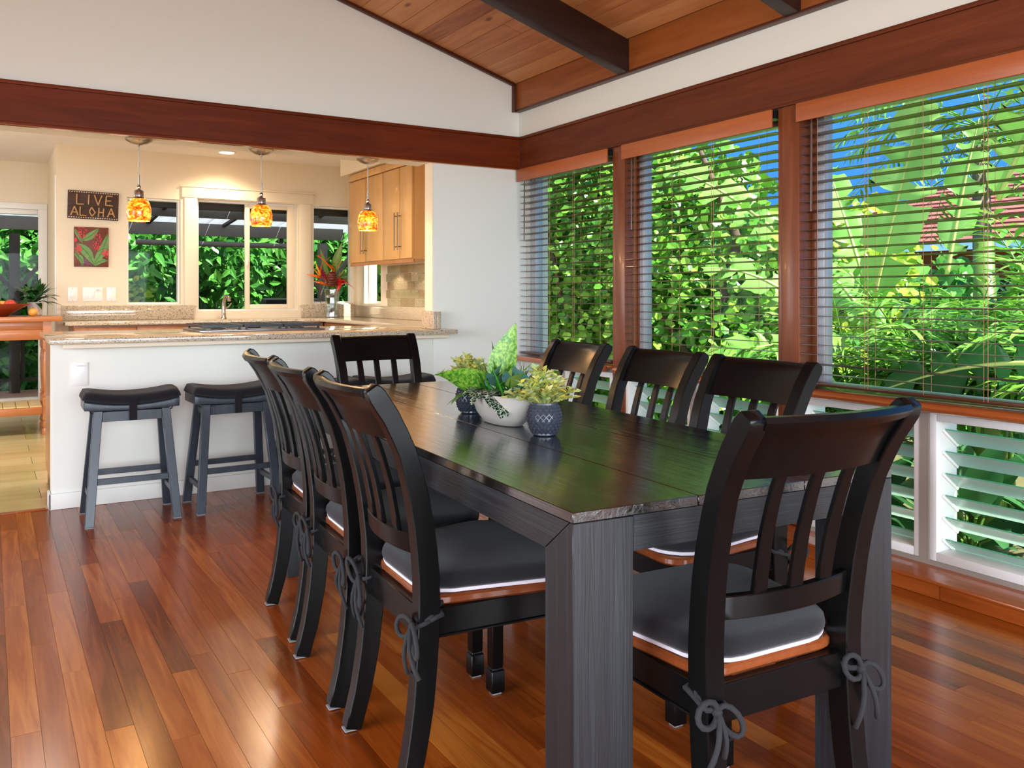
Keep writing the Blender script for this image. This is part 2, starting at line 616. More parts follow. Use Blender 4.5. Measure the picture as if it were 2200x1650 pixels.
# ---- divide wall: gable, header and the full-height piece beside the windows
wb = MB()
gable = [(-4.0, 2.25), (3.30, 2.25), (3.30, zc(3.30) + 0.1), (XRIDGE, zc(XRIDGE) + 0.1), (-4.0, zc(XRIDGE) + 0.1 - 0.2925 * (XRIDGE + 4.0))]
wb.prism(gable, 'y', YB + 0.01, YB + 0.13)
wb.box(2.529, 3.40, YB, YB + 0.115, 0, 2.25)
wb.box(-4.0, 2.529, YB + 0.01, YB + 0.24, 2.03, 2.25)
wb.box(-4.0, -1.5, YB, YB + 0.115, 0, 2.03)
wall_back = struct('wall_back', wb, M['white_wall'])
wp = MB().box(0.282, 2.529, YB + 0.005, YB + 0.12, 0, 0.885)
struct('wall_peninsula', wp, M['white_wall'], bevel=0.006)
struct('baseboard_peninsula', MB().box(0.268, 3.2, YB - 0.010, YB + 0.003, 0, 0.085).box(0.268, 0.281, YB - 0.010, YB + 0.12, 0, 0.085), M['base_paint'], bevel=0.004)

# header beam on the divide wall with its mouldings
hb = struct('trim_header_back', MB().box(-4.0, XR - 0.002, YB - 0.02, YB + 0.009, 2.028, 2.25), M['header_x'])
MB().box(-4.0, XR - 0.01, YB - 0.034, YB - 0.0201, 2.232, 2.252).build('moulding', M['header_x'], hb, bevel=0.003)
MB().box(-4.0, XR - 0.02, YB - 0.028, YB - 0.0201, 2.024, 2.040).build('moulding', M['header_x'], hb, bevel=0.003)
MB().box(-4.0, XR - 0.02, YB - 0.024, YB + 0.005, 2.0195, 2.0275).build('moulding', M['rail_wood'], hb)

# ---- window wall: upper strip, corner, header, posts, sill
wr = MB()
wr.box(XR + 0.012, XR + 0.22, -3.5, 5.28, 2.03, 3.0)
wr.box(XR + 0.012, XR + 0.20, -3.5, 1.30, -0.1, 0.72)
wr.box(XR + 0.15, XR + 0.22, 5.10, 5.28, -0.1, 2.03)
wall_right = struct('wall_right', wr, M['white_wall'])
hr = struct('trim_header_right', MB().box(XR, XR + 0.011, -3.5, YB - 0.021, 2.028, 2.25), M['header_y'])
MB().box(XR - 0.014, XR - 0.0005, -3.5, YB - 0.035, 2.232, 2.252).build('moulding', M['header_y'], hr, bevel=0.003)
MB().box(XR - 0.006, XR - 0.0005, -3.5, YB - 0.03, 2.026, 2.042).build('moulding', M['header_y'], hr, bevel=0.002)
POSTS = [(3.964, 4.088), (2.689, 2.820), (1.32, 1.45)]
for k, (a, b) in enumerate(POSTS):
    t = struct('trim_post_%d' % (k + 1), MB().box(XR + 0.004, XR + 0.165, a, b - 0.030, 0.07, 2.027), M['post_wood'], bevel=0.003)
    MB().box(XR + 0.012, XR + 0.16, b - 0.0295, b, 0.07, 2.027).build('post_strip', M['post_wood'], t, bevel=0.002)
    MB().box(XR + 0.09, XR + 0.16, a - 0.022, a - 0.0005, 0.72, 1.99).build('jamb_strip', M['post_wood'], t, bevel=0.002)
sill = struct('trim_sill', MB().box(3.036, XR + 0.20, 1.2, YB - 0.012, 0.0, 0.052), M['sill_wood'])
MB().box(3.026, XR + 0.12, 1.2, YB - 0.011, 0.0525, 0.066).build('sill_board', M['sill_wood'], sill, bevel=0.004)
MB().box(3.030, 3.0355, 1.9, 3.62, 0.001, 0.052).build('riser_board', M['sill_wood'], sill)
MB().box(3.030, 3.0355, 3.623, YB - 0.012, 0.001, 0.052).build('riser_board', M['sill_wood'], sill)
MB().box(3.030, 3.0355, 1.2, 1.897, 0.001, 0.052).build('riser_board', M['sill_wood'], sill)

# ---- windows of the dining wall: upper fixed pane, hand rail, louvres below
def bracket_mesh():
    b = MB()
    R = Euler((0, math.radians(35), 0)).to_matrix()
    b.obox((0, 0, 0), (0.125, 0.008, 0.012), R)
    return b.mesh('bracket', M['white_plastic'], bevel=0.002)
def blade_material():
    m, nt, b = newmat('louvre_glass')
    b.inputs['Base Color'].default_value = lin('#d3e4da')
    b.inputs['Roughness'].default_value = 0.25
    out = nt.nodes.get('Material Output')
    tl = nt.nodes.new('ShaderNodeBsdfTranslucent')
    tl.inputs['Color'].default_value = lin('#d9eee4')
    mx = nt.nodes.new('ShaderNodeMixShader')
    mx.inputs[0].default_value = 0.4
    nt.links.new(b.outputs[0], mx.inputs[1])
    nt.links.new(tl.outputs[0], mx.inputs[2])
    nt.links.new(mx.outputs[0], out.inputs[0])
    return m
M['louvre'] = blade_material()
M['louvre_edge'] = mat('louvre_edge', '#4fae88', 0.2)
BR = bracket_mesh()
def blade_mesh(L):
    b = MB()
    R = Euler((0, math.radians(35), 0)).to_matrix()
    b.obox((0, 0, 0), (0.112, L, 0.005), R)
    return b.mesh('blade', M['louvre'])
def edge_mesh(L):
    b = MB()
    R = Euler((0, math.radians(35), 0)).to_matrix()
    b.obox(R @ Vector((-0.0567, 0, 0)), (0.0013, L, 0.0052), R)
    return b.mesh('edge', M['louvre_edge'])
BAYS = [(4.088, 5.137), (2.820, 3.964), (1.450, 2.689)]
FX = XR + 0.10    # window frame plane
for k, (a, b) in enumerate(BAYS):
    w = empty('window_%d' % (k + 1), (FX, (a + b) / 2, 0), kind='structure')
    cy = (a + b) / 2
    h = (b - a) / 2
    # upper frame
    f = MB()
    f.box(0, 0.06, -h + 0.001, -h + 0.05, 0.722, 2.027)
    f.box(0, 0.06, h - 0.062, h - 0.001, 0.722, 2.027)
    f.box(0, 0.06, -h + 0.0505, h - 0.0625, 1.965, 2.027)
    f.box(0, 0.06, -h + 0.0505, h - 0.0625, 0.722, 0.738)
    f.build('frame', M['alu'], w, bevel=0.002)
    MB().box(0.028, 0.032, -h + 0.05, h - 0.062, 0.738, 1.965).build('pane', M['pane'], w)
    # hand rail
    rl = MB()
    prof = []
    for j in range(14):
        an = 2 * PI * j / 14
        prof.append((-0.16 + 0.026 * math.cos(an) * 1.25, 0.702 + 0.021 * math.sin(an)))
    rl.prism(prof, 'y', -h + 0.002, h - 0.002)
    rl.build('hand_rail', M['rail_wood'], w, smooth='auto')
    MB().box(-0.135, 0.058, -h + 0.002, h - 0.002, 0.700, 0.716).build('rail_board', M['rail_wood'], w, bevel=0.002)
    # grey surround and two louvre panels
    g = MB()
    mid = 0.0
    g.box(-0.095, -0.03, mid - 0.020, mid + 0.020, 0.0842, 0.6718)
    g.box(-0.095, -0.03, -h + 0.001, h - 0.001, 0.672, 0.699)
    g.box(-0.095, -0.03, -h + 0.001, h - 0.001, 0.066, 0.084)
    g.build('surround', M['frame_grey'], w)
    for sgn in (-1, 1):
        p0, p1 = (-h + 0.001, mid - 0.0205) if sgn < 0 else (mid + 0.0205, h - 0.001)
        L = p1 - p0
        pf = MB()
        pf.box(-0.09, 0.05, p0, p0 + 0.028, 0.0845, 0.6715)
        pf.box(-0.09, 0.05, p1 - 0.028, p1, 0.0845, 0.6715)
        pf.box(-0.09, 0.05, p0 + 0.0285, p1 - 0.0285, 0.640, 0.6715)
        pf.box(-0.09, 0.05, p0 + 0.0285, p1 - 0.0285, 0.0845, 0.120)
        fr = pf.build('louvre_frame', M['frame_white'], w, bevel=0.002)
        bm_ = blade_mesh(L - 0.08)
        em_ = edge_mesh(L - 0.08)
        for q in range(6):
            zq = 0.573 - q * 0.0875
            o = link('blade', bm_, w)
            o.location = (0.0, (p0 + p1) / 2, zq)
            e = link('edge', em_, o)
            for ey in (p0 + 0.0325, p1 - 0.0325):
                bb = link('bracket', BR, w)
                bb.location = (-0.002, ey, zq - 0.006)

# ---- sloped plank ceiling
def slope_prism(mb, x0, x1, y0, y1, dz0, dz1):
    """slab following the slope between x0 and x1, from dz0 to dz1 above the ceiling underside"""
    return mb.prism([(x0, zc(x0) + dz0), (x1, zc(x1) + dz0), (x1, zc(x1) + dz1), (x0, zc(x0) + dz1)], 'y', y0, y1)
ceiling = MB()
slope_prism(ceiling, XRIDGE, 4.1, -3.9, YB + 0.14, 0.03, 0.12)
zr = zc(XRIDGE)
ceiling.prism([(-5.0, zr - 0.2925 * (XRIDGE + 5.0) + 0.03), (XRIDGE, zr + 0.03), (XRIDGE, zr + 0.12), (-5.0, zr - 0.2925 * (XRIDGE + 5.0) + 0.12)], 'y', -3.9, YB + 0.14)
ceiling = struct('ceiling', ceiling, M['ceil_wood'])
rc = random.Random(5)
pw = 0.128
x = 3.17
ang = math.atan(0.2925)
while x > XRIDGE + 0.05:
    x0 = x - pw
    y = 0.2 - rc.uniform(0, 1.2)
    while y < YB - 0.02:
        y1 = min(y + rc.uniform(1.6, 3.4), YB + 0.004)
        if YB - y1 < 0.4:
            y1 = YB + 0.004
        o = link('ceiling_plank', unit_box(M['ceil_wood']), ceiling)
        xm = (x0 + x) / 2
        o.scale = ((pw - 0.003) / math.cos(ang), y1 - y - 0.003, 0.028)
        o.location = (xm, (y + y1) / 2, zc(xm) + 0.0145)
        o.rotation_euler = (0, ang, 0)
        y = y1
    x = x0
# fascia against the window wall, edge trims
fb = struct('trim_fascia', MB().box(XR - 0.018, XR + 0.012, -3.5, YB - 0.004, 2.444, 2.64), M['fascia_wood'])
MB().box(XR - 0.030, XR + 0.011, -3.5, YB - 0.004, 2.428, 2.4435).build('fascia_edge', M['trim_brown'], fb, bevel=0.002)
MB().box(XR - 0.030, XR - 0.0185, -3.5, YB - 0.03, 2.632, 2.652).build('fascia_cove', M['beam_dark'], fb)
rk = MB()
rk.prism([(XRIDGE, zc(XRIDGE) - 0.022), (XR - 0.03, zc(XR - 0.03) - 0.022), (XR - 0.03, zc(XR - 0.03)), (XRIDGE, zc(XRIDGE))], 'y', YB - 0.02, YB + 0.009)
rk.box(XR - 0.048, XR - 0.0305, YB - 0.02, YB + 0.009, 2.428, zc(XR) + 0.0)
struct('trim_rake', rk, M['trim_brown'], bevel=0.002)
for k, yb0 in enumerate((3.895, 2.660, 1.425)):
    b_ = MB()
    xa, xb = XRIDGE, XR - 0.0185
    b_.prism([(xa, zc(xa) - 0.195), (xb, zc(xb) - 0.195), (xb, zc(xb) - 0.001), (xa, zc(xa) - 0.001)], 'y', yb0, yb0 + 0.085)
    b_.build('beam', M['beam_dark'], ceiling, bevel=0.004)

# ---- rear and left walls of the room with wide invented openings (the fill lamps stand here)
w2 = MB()
holes_wall(w2, 'y', -3.62, -3.5, -4.0, 3.3, -0.1, 3.9, [(-2.6, 3.0, 0.0, 2.25)])
struct('wall_rear', w2, M['white_wall'])
w3 = MB()
holes_wall(w3, 'x', -4.12, -4.0, -3.6, 5.2, -0.1, 3.0, [(-1.7, 3.3, 0.0, 2.25)])
struct('wall_left', w3, M['white_wall'])

# ================================================================== kitchen shell
kb = MB()
WA = (1.078, 1.543, 1.055, 2.04)
WBH = (1.698, 2.668, 0.985, 2.055)
WC = (2.833, 3.262, 1.055, 2.055)
holes_wall(kb, 'y', YK, YK + 0.14, 0.505, XK + 0.14, 0, ZK, [WA, WBH, WC])
kb.box(0.505, 0.62, YK + 0.14, 9.85, 0, ZK)
struct('wall_kitchen_back', kb, M['cream_wall'])
kr = MB()
WD = (7.894, 8.33, 1.055, 2.04)
holes_wall(kr, 'x', XK, XK + 0.14, YB + 0.13, YK, 0, ZK, [WD])
kw = struct('wall_kitchen_right', kr, M['cream_wall'])
kd = MB()
DR = (-0.50, 0.495, 0.05, 2.0)
holes_wall(kd, 'y', 9.85, 9.98, -1.6, 0.62, 0, ZK, [DR])
holes_wall(kd, 'x', -1.72, -1.6, YB + 0.12, 9.98, 0, ZK, [(6.0, 8.4, 0.4, 2.1)])  # invented opening where the kitchen fill lamp stands
struct('wall_kitchen_door', kd, M['cream_wall'])
struct('ceiling_kitchen', MB().box(-1.7, XK + 0.15, YB + 0.135, 9.98, ZK, ZK + 0.1), M['ceil_white'])
sf = MB().box(2.93, XK - 0.002, 6.40, 8.02, 2.298, ZK - 0.002)
struct('trim_soffit', sf, M['cream_wall'])
# wall end cap: warm kitchen light put into its cream colour
struct('trim_wall_end_lit', MB().box(2.522, 2.5285, YB + 0.003, YB + 0.115, 1.035, 2.028), M['cream_trim'])

# tiles over the right counter
rt = random.Random(3)
def tile_mat():
    m, nt, b = newmat('glass_tile')
    N = nt.nodes
    L = nt.links
    oi = N.new('ShaderNodeObjectInfo')
    cr = N.new('ShaderNodeValToRGB')
    e = cr.color_ramp.elements
    e[0].color = lin('#a98c6c')
    e[1].color = lin('#c9b79a')
    k = e.new(0.5)
    k.color = lin('#b3a884')
    L.new(oi.outputs['Random'], cr.inputs['Fac'])
    L.new(cr.outputs['Color'], b.inputs['Base Color'])
    b.inputs['Roughness'].default_value = 0.06
    b.inputs['Metallic'].default_value = 0.35
    tc = N.new('ShaderNodeTexCoord')
    n = N.new('ShaderNodeTexNoise')
    n.inputs['Scale'].default_value = 3.0
    bp = N.new('ShaderNodeBump')
    bp.inputs['Strength'].default_value = 0.25
    bp.inputs['Distance'].default_value = 0.1
    L.new(tc.outputs['Object'], n.inputs['Vector'])
    L.new(n.outputs['Fac'], bp.inputs['Height'])
    L.new(bp.outputs[0], b.inputs['Normal'])
    return m
M['tile'] = tile_mat()
for r in range(5):
    z0 = 1.035 + r * 0.078
    y = 5.45 + (0.0 if r % 2 else -0.078)
    while y < 7.70:
        ya, yb_ = max(y, 5.45), min(y + 0.153, 7.74)
        if yb_ - ya > 0.02:
            piece('tile', kw, M['tile'], XK - 0.008, XK - 0.0005, ya, yb_, z0, z0 + 0.075)
        y += 0.156

# kitchen windows
def kitchen_window(n, x0, x1, z0, z1, slider=False):
    w = empty('window_%d' % n, ((x0 + x1) / 2, YK + 0.05, z0), kind='structure')
    hx = (x1 - x0) / 2
    H_ = z1 - z0
    f = MB()
    fw = 0.018
    f.box(-hx + 0.0005, -hx + fw, 0, 0.07, 0.0005, H_ - 0.0005)
    f.box(hx - fw, hx - 0.0005, 0, 0.07, 0.0005, H_ - 0.0005)
    f.box(-hx + fw, hx - fw, 0, 0.07, H_ - fw, H_ - 0.0005)
    f.box(-hx + fw, hx - fw, 0, 0.07, 0.0005, fw)
    f.build('frame', M['white_paint'], w)
    if slider:
        s1 = MB()
        a, b = -0.03, hx - fw
        t = 0.045
        s1.box(a, a + t, -0.012, 0.028, fw, H_ - fw).box(b - t - 0.03, b, -0.012, 0.028, fw, H_ - fw)
        s1.box(a + t, b - t - 0.03, -0.012, 0.028, H_ - fw - 0.04, H_ - fw).box(a + t, b - t - 0.03, -0.012, 0.028, fw, fw + 0.045)
        s1.build('sash', M['cream_trim'], w, bevel=0.003)
        MB().box(-0.02, -0.008, -0.03, -0.0125, 0.45, 0.53).build('latch', M['white_plastic'], w)
    MB().box(-hx + fw, hx - fw, 0.04, 0.044, fw, H_ - fw).build('pane', M['pane'], w)
    return w
kitchen_window(4, *WA)
wB = kitchen_window(5, *WBH, slider=True)
kitchen_window(6, *WC)
wd = empty('window_7', (XK + 0.05, (WD[0] + WD[1]) / 2, WD[2]), kind='structure')
hy = (WD[1] - WD[0]) / 2
hz = WD[3] - WD[2]
MB().box(0, 0.06, -hy + .0005, -hy + 0.02, 0, hz).box(0, 0.06, hy - 0.02, hy - .0005, 0, hz).box(0, 0.06, -hy + 0.02, hy - 0.02, 0, 0.02).box(0, 0.06, -hy + 0.02, hy - 0.02, hz - 0.02, hz).build('frame', M['white_paint'], wd)
MB().box(0.03, 0.034, -hy + 0.02, hy - 0.02, 0.02, hz - 0.02).build('pane', M['pane'], wd)
# casing round the middle window
cs = struct('trim_casing', MB().box(1.551, 2.823, YK - 0.022, YK - 0.0005, 2.065, 2.163), M['cream_trim'], bevel=0.003)
MB().box(1.535, 2.839, YK - 0.030, YK - 0.0005, 2.1635, 2.178).build('cap', M['cream_trim'], cs, bevel=0.003)
MB().box(1.575, 1.690, YK - 0.018, YK - 0.0005, 1.035, 2.0645).build('side_board', M['cream_trim'], cs, bevel=0.003)
MB().box(2.685, 2.80, YK - 0.018, YK - 0.0005, 1.035, 2.0645).build('side_board', M['cream_trim'], cs, bevel=0.003)
# glass door at the far left
d1 = empty('door_1', (0.0, 9.87, 0.05), kind='structure')
MB().box(-0.4995, -0.44, 0, 0.08, 0, 1.95).box(0.455, 0.4945, 0, 0.08, 0, 1.95).box(-0.44, 0.455, 0, 0.08, 1.90, 1.9495).box(-0.44, 0.455, 0, 0.08, 0, 0.06).build('frame', M['white_paint'], d1, bevel=0.003)
MB().box(-0.44, 0.455, 0.04, 0.044, 0.06, 1.90).build('pane', M['pane'], d1)
dc = struct('trim_door', MB().box(0.42, 0.5, 9.836, 9.8495, 0, 2.0).box(-0.6, 0.5, 9.836, 9.8495, 2.0, 2.06), M['white_paint'], bevel=0.002)
struct('trim_corner', MB().box(0.496, 0.5045, YK + 0.02, YK + 0.10, 0, 2.2), M['white_paint'])
# ================================================================== dining table
TROT = -math.radians(3.6)
TX, TY = 0.892, 1.252        # near left corner of the top
TW, TL, TZ = 0.842, 2.27, 0.75
tc_ = Vector((TX, TY, 0)) + Matrix.Rotation(TROT, 3, 'Z') @ Vector((TW / 2, TL / 2, 0))
table = empty('dining_table', tuple(tc_), TROT, label='long black wood dining table with planked top and thick block legs', cat='table')
hw, hl = TW / 2, TL / 2
xs = [-hw, -hw + 0.287, -hw + 0.572, hw]
for k in range(3):
    b_ = MB().box(xs[k] + (0.0008 if k else 0), xs[k + 1] - (0.0008 if k < 2 else 0), -hl, hl, TZ - 0.020, TZ)
    b_.build('top_board', M['table_top'], table, bevel=0.0012, seg=1)
lx, ly = 0.132, 0.10
ZA = TZ - 0.0208
for sx in (-1, 1):
    for sy in (-1, 1):
        lg = MB()
        xo, xi = sx * hw, sx * (hw - lx)
        yo, yi = sy * hl, sy * (hl - ly)
        # mitred top on the long side
        lg.loft([[(xo, yo, 0), (xi, yo, 0), (xi, yi, 0), (xo, yi, 0)],
                 [(xo, yo, ZA - 0.067), (xi, yo, ZA - 0.067), (xi, yi, ZA - 0.067), (xo, yi, ZA - 0.067)],
                 [(xo, yo, ZA), (xi, yo, ZA), (xi, yo - sy * 0.012, ZA), (xo, yo - sy * 0.012, ZA)]])
        lg.build('leg', M['table_leg'], table, bevel=0.0012, seg=1)
for sx in (-1, 1):
    ap = MB()
    xo, xi = sx * hw, sx * (hw - 0.03)
    ap.loft([[(xo, -hl + 0.0135, ZA), (xi, -hl + 0.0135, ZA), (xi, -hl + ly + 0.001, ZA - 0.066), (xo, -hl + ly + 0.001, ZA - 0.066)],
             [(xo, hl - 0.0135, ZA), (xi, hl - 0.0135, ZA), (xi, hl - ly - 0.001, ZA - 0.066), (xo, hl - ly - 0.001, ZA - 0.066)]])
    ap.build('side_rail', M['table_apron'], table)
for sy in (-1, 1):
    y0, y1 = sorted((sy * (hl - 0.001), sy * (hl - 0.031)))
    MB().box(-hw + lx + 0.001, hw - lx - 0.001, y0, y1, ZA - 0.066, ZA).build('end_rail', M['table_apron'], table)

# ================================================================== dining chairs
BACK = [(-0.232, 0.0), (-0.206, 0.10), (-0.188, 0.20), (-0.177, 0.32), (-0.172, 0.42), (-0.174, 0.50), (-0.184, 0.60), (-0.203, 0.70), (-0.230, 0.79), (-0.262, 0.86), (-0.292, 0.905), (-0.305, 0.925)]
def yb(z):
    return lerp_profile(BACK, z)
def outline(w0, w1, y0, y1, r, n=5, bow=0.0):
    """rounded trapezoid, w0 half width at y0 (back), w1 at y1 (front)"""
    pts = []
    cs_ = [(w0, y0), (w1, y1), (-w1, y1), (-w0, y0)]
    cen = [(w0 - r, y0 + r, -PI / 2), (w1 - r, y1 - r, 0), (-w1 + r, y1 - r, PI / 2), (-w0 + r, y0 + r, PI)]
    for cx_, cy_, a0 in cen:
        for j in range(n + 1):
            a = a0 + PI / 2 * j / n
            pts.append((cx_ + r * math.cos(a), cy_ + r * math.sin(a)))
    return pts
def ring_scale(pts, k, z, cy=0.0, off=0.0):
    out = []
    for px, py in pts:
        L_ = math.hypot(px, py - cy) or 1
        q = (L_ - off) / L_ * k
        out.append((px * q, cy + (py - cy) * q, z))
    return out
def cushion_mesh(name, pts, z0, z1, m, dome=0.012, saddle=0.0):
    b = MB()
    h = z1 - z0
    rings = []
    for off, z in ((0.006, z0), (0.002, z0 + h * 0.14), (0.0, z0 + h * 0.40), (0.002, z0 + h * 0.66), (0.010, z0 + h * 0.88), (0.022, z1), (0.06, z1 + dome * 0.5), (0.12, z1 + dome)):
        rings.append(ring_scale(pts, 1.0, z, 0.0, off))
    if saddle:
        rings = [[(x, y, z + saddle * (x * x) / 0.05 - 0.006) for x, y, z in r] for r in rings]
    b.loft(rings)
    return b.mesh(name, m, smooth=True)
def tie_mesh(sgn, seed):
    """cord wrapped round a rear post with a bow hanging behind it"""
    r_ = random.Random(seed)
    b = MB()
    x0 = 0.184 * sgn
    yc = yb(0.40)
    rad = 0.0056
    # wrap
    w_, d_ = 0.0215, 0.030
    wrap = []
    for j in range(17):
        a = 2 * PI * j / 16
        c_, s_ = math.cos(a), math.sin(a)
        q = max(abs(c_), abs(s_))
        wrap.append((x0 + w_ * c_ / q, yc + d_ * s_ / q, 0.405 + 0.012 * s_))
    b.tube(wrap, rad, 6)
    # tail from cushion corner
    kx, ky, kz = x0 + 0.004 * sgn, yc - 0.036, 0.392
    b.tube([(x0 * 0.93, yc + 0.05, 0.438), (x0 * 0.99, yc + 0.03, 0.425), (x0 + 0.02 * sgn, yc, 0.41), (kx, ky, kz)], rad, 6)
    # knot
    b.lathe([(0.001, -0.009), (0.008, -0.006), (0.0105, 0), (0.008, 0.006), (0.001, 0.009)], 8, (kx, ky, kz))
    # two loops
    for s2, ln, dz in ((-1, 0.065 + r_.uniform(-.01, .012), r_.uniform(-0.02, 0.03)), (1, 0.06 + r_.uniform(-.01, .01), -0.035 + r_.uniform(-.02, .01))):
        loop = []
        for j in range(13):
            t = j / 12
            a = 2 * PI * t
            px = ln * (1 - math.cos(a)) / 2
            pz = 0.024 * math.sin(a)
            loop.append((kx + s2 * px * 0.9, ky - 0.012 * math.sin(PI * t), kz + pz + dz * px / ln))
        b.tube(loop, rad, 6)
    # two hanging ends
    for s2, ln, sp in ((-1, 0.085 + r_.uniform(-.02, .03), 0.02), (1, 0.10 + r_.uniform(-.02, .03), 0.045 * r_.uniform(.3, 1.2))):
        pts = [(kx + s2 * sp * t, ky - 0.004 - 0.012 * math.sin(PI * t), kz - ln * t) for t in (0, .2, .4, .6, .8, 1)]
        b.tube(pts, rad, 6)
    return b.mesh('tie', M['tie'], smooth=True)

def make_chair():
    t = empty('dining_chair')
    # rear posts
    for sg in (-1, 1):
        b = MB()
        rings = []
        zs = [0.006, 0.05, 0.10, 0.16, 0.22, 0.30, 0.38, 0.44, 0.50, 0.56, 0.62, 0.68, 0.74, 0.79, 0.83, 0.87, 0.90, 0.918]
        for z in zs:
            y = yb(z)
            dy = yb(z + 0.01) - yb(z - 0.01) if z < 0.915 else yb(0.925) - yb(0.905)
            d = Vector((0, dy, 0.02)).normalized()
            nrm = Vector((0, d.z, -d.y))
            dep = 0.0215 + 0.005 * math.sin(min(1, z / 0.8) * PI)
            wid = 0.0205 + 0.0015 * math.sin(min(1, z / .9) * PI)
            xc_ = sg * (0.181 + 0.018 * max(0, (z - 0.45) / 0.48) + 0.006 * max(0, (0.3 - z) / 0.3))
            c = Vector((xc_, y, z))
            rings.append([c + Vector((wid, 0, 0)) + nrm * dep, c + Vector((-wid, 0, 0)) + nrm * dep, c + Vector((-wid, 0, 0)) - nrm * dep, c + Vector((wid, 0, 0)) - nrm * dep])
        # rounded top end
        d = Vector((0, yb(0.925) - yb(0.905), 0.02)).normalized()
        nrm = Vector((0, d.z, -d.y))
        c = Vector((sg * 0.199, yb(0.925), 0.925))
        for k, sh in ((0.008, 0.9), (0.016, 0.62)):
            rings.append([c + d * k + Vector((sx_ * 0.0200, 0, 0)) + nrm * (sy_ * 0.020 * sh) for sx_, sy_ in ((1, 1), (-1, 1), (-1, -1), (1, -1))])
        b.loft(rings)
        b.build('rear_post', M['black_wood'], t, bevel=0.0025, seg=1)
        MB().box(sg * 0.187 - 0.016, sg * 0.187 + 0.016, -0.252, -0.212, 0.002, 0.0055).build('felt_pad', M['felt'], t)
    # crest rail with rolled top
    b = MB()
    rings = []
    for j in range(15):
        s = -1 + 2 * j / 14
        x = s * 0.186
        bow = -0.030 * (1 - s * s)
        sec = [(yb(.815) + .009, .815), (yb(.87) + .009, .87), (yb(.90) + .011, .902), (yb(.915) + .010, .921), (yb(.925) - .002, .934), (yb(.925) - .020, .934), (yb(.92) - .028, .924), (yb(.912) - .026, .912), (yb(.90) - .014, .902), (yb(.87) - .010, .87), (yb(.815) - .009, .815)]
        rings.append([(x, y + bow, z) for y, z in sec])
    b.loft(rings)
    b.build('crest_rail', M['black_wood'], t, smooth='auto')
    # lower back rail
    b = MB()
    rings = []
    for j in range(11):
        s = -1 + 2 * j / 10
        x = s * 0.176
        bow = -0.030 * (1 - s * s)
        rings.append([(x, yb(z) + bow + o, z) for o, z in ((.010, .545), (.010, .590), (-.010, .590), (-.010, .545))])
    b.loft(rings)
    b.build('lower_rail', M['black_wood'], t, bevel=0.002, seg=1)
    for xs_ in (-0.088, 0.0, 0.088):
        b = MB()
        rings = []
        for j in range(8):
            z = 0.586 + (0.832 - 0.586) * j / 7
            s = xs_ / 0.186
            bow = -0.030 * (1 - s * s)
            hw_ = 0.0175 - 0.004 * j / 7
            xx = xs_ * (0.96 + 0.06 * j / 7)
            rings.append([(xx + hw_, yb(z) + bow + .006, z), (xx - hw_, yb(z) + bow + .006, z), (xx - hw_, yb(z) + bow - .006, z), (xx + hw_, yb(z) + bow - .006, z)])
        b.loft(rings)
        b.build('slat', M['black_wood'], t, bevel=0.002, seg=1)
    # seat frame
    b = MB()
    b.box(-0.163, 0.163, -0.186, -0.164, 0.352, 0.424)
    b.build('rear_apron', M['black_wood'], t, bevel=0.002, seg=1)
    b = MB()
    b.box(-0.172, 0.172, 0.186, 0.206, 0.362, 0.424)
    b.build('front_apron', M['black_wood'], t, bevel=0.002, seg=1)
    for sg in (-1, 1):
        b = MB()
        b.bar((sg * 0.182, -0.150, 0.393), (sg * 0.192, 0.178, 0.393), 0.02, 0.062)
        b.bar((sg * 0.184, -0.150, 0.361), (sg * 0.194, 0.178, 0.361), 0.026, 0.006)
        b.build('side_apron', M['black_wood'], t, bevel=0.002, seg=1)
        # front leg with block foot
        b = MB()
        cx_, cy_ = sg * 0.190, 0.196
        def sq(h, z):
            return [(cx_ - h, cy_ - h, z), (cx_ + h, cy_ - h, z), (cx_ + h, cy_ + h, z), (cx_ - h, cy_ + h, z)]
        b.loft([sq(.0190, .006), sq(.0205, .009), sq(.0205, .068), sq(.0160, .072), sq(.0160, .077), sq(.0175, .081), sq(.0175, .424)])
        b.build('front_leg', M['black_wood'], t, bevel=0.0015, seg=1)
        MB().box(cx_ - .013, cx_ + .013, cy_ - .013, cy_ + .013, 0, .0055).build('felt_pad', M['felt'], t)
    b = MB()
    o1 = outline(0.184, 0.222, -0.168, 0.228, 0.06)
    b.loft([ring_scale(o1, 1, .4245, 0, .006), ring_scale(o1, 1, .430, 0, 0), ring_scale(o1, 1, .442, 0, 0), ring_scale(o1, 1, .447, 0, .006)])
    b.build('seat', M['seat_wood'], t, smooth='auto')
    o2 = outline(0.188, 0.224, -0.176, 0.232, 0.10)
    cu = link('cushion', cushion_mesh('cushion', o2, 0.459, 0.498, M['cushion'], 0.010), t)
    b = MB()
    b.loft([ring_scale(o2, 1, .4475, 0, .012), ring_scale(o2, 1, .450, 0, .006), ring_scale(o2, 1, .4588, 0, .003)])
    b.build('cushion_lining', M['cushion_lining'], cu, smooth='auto')
    return t

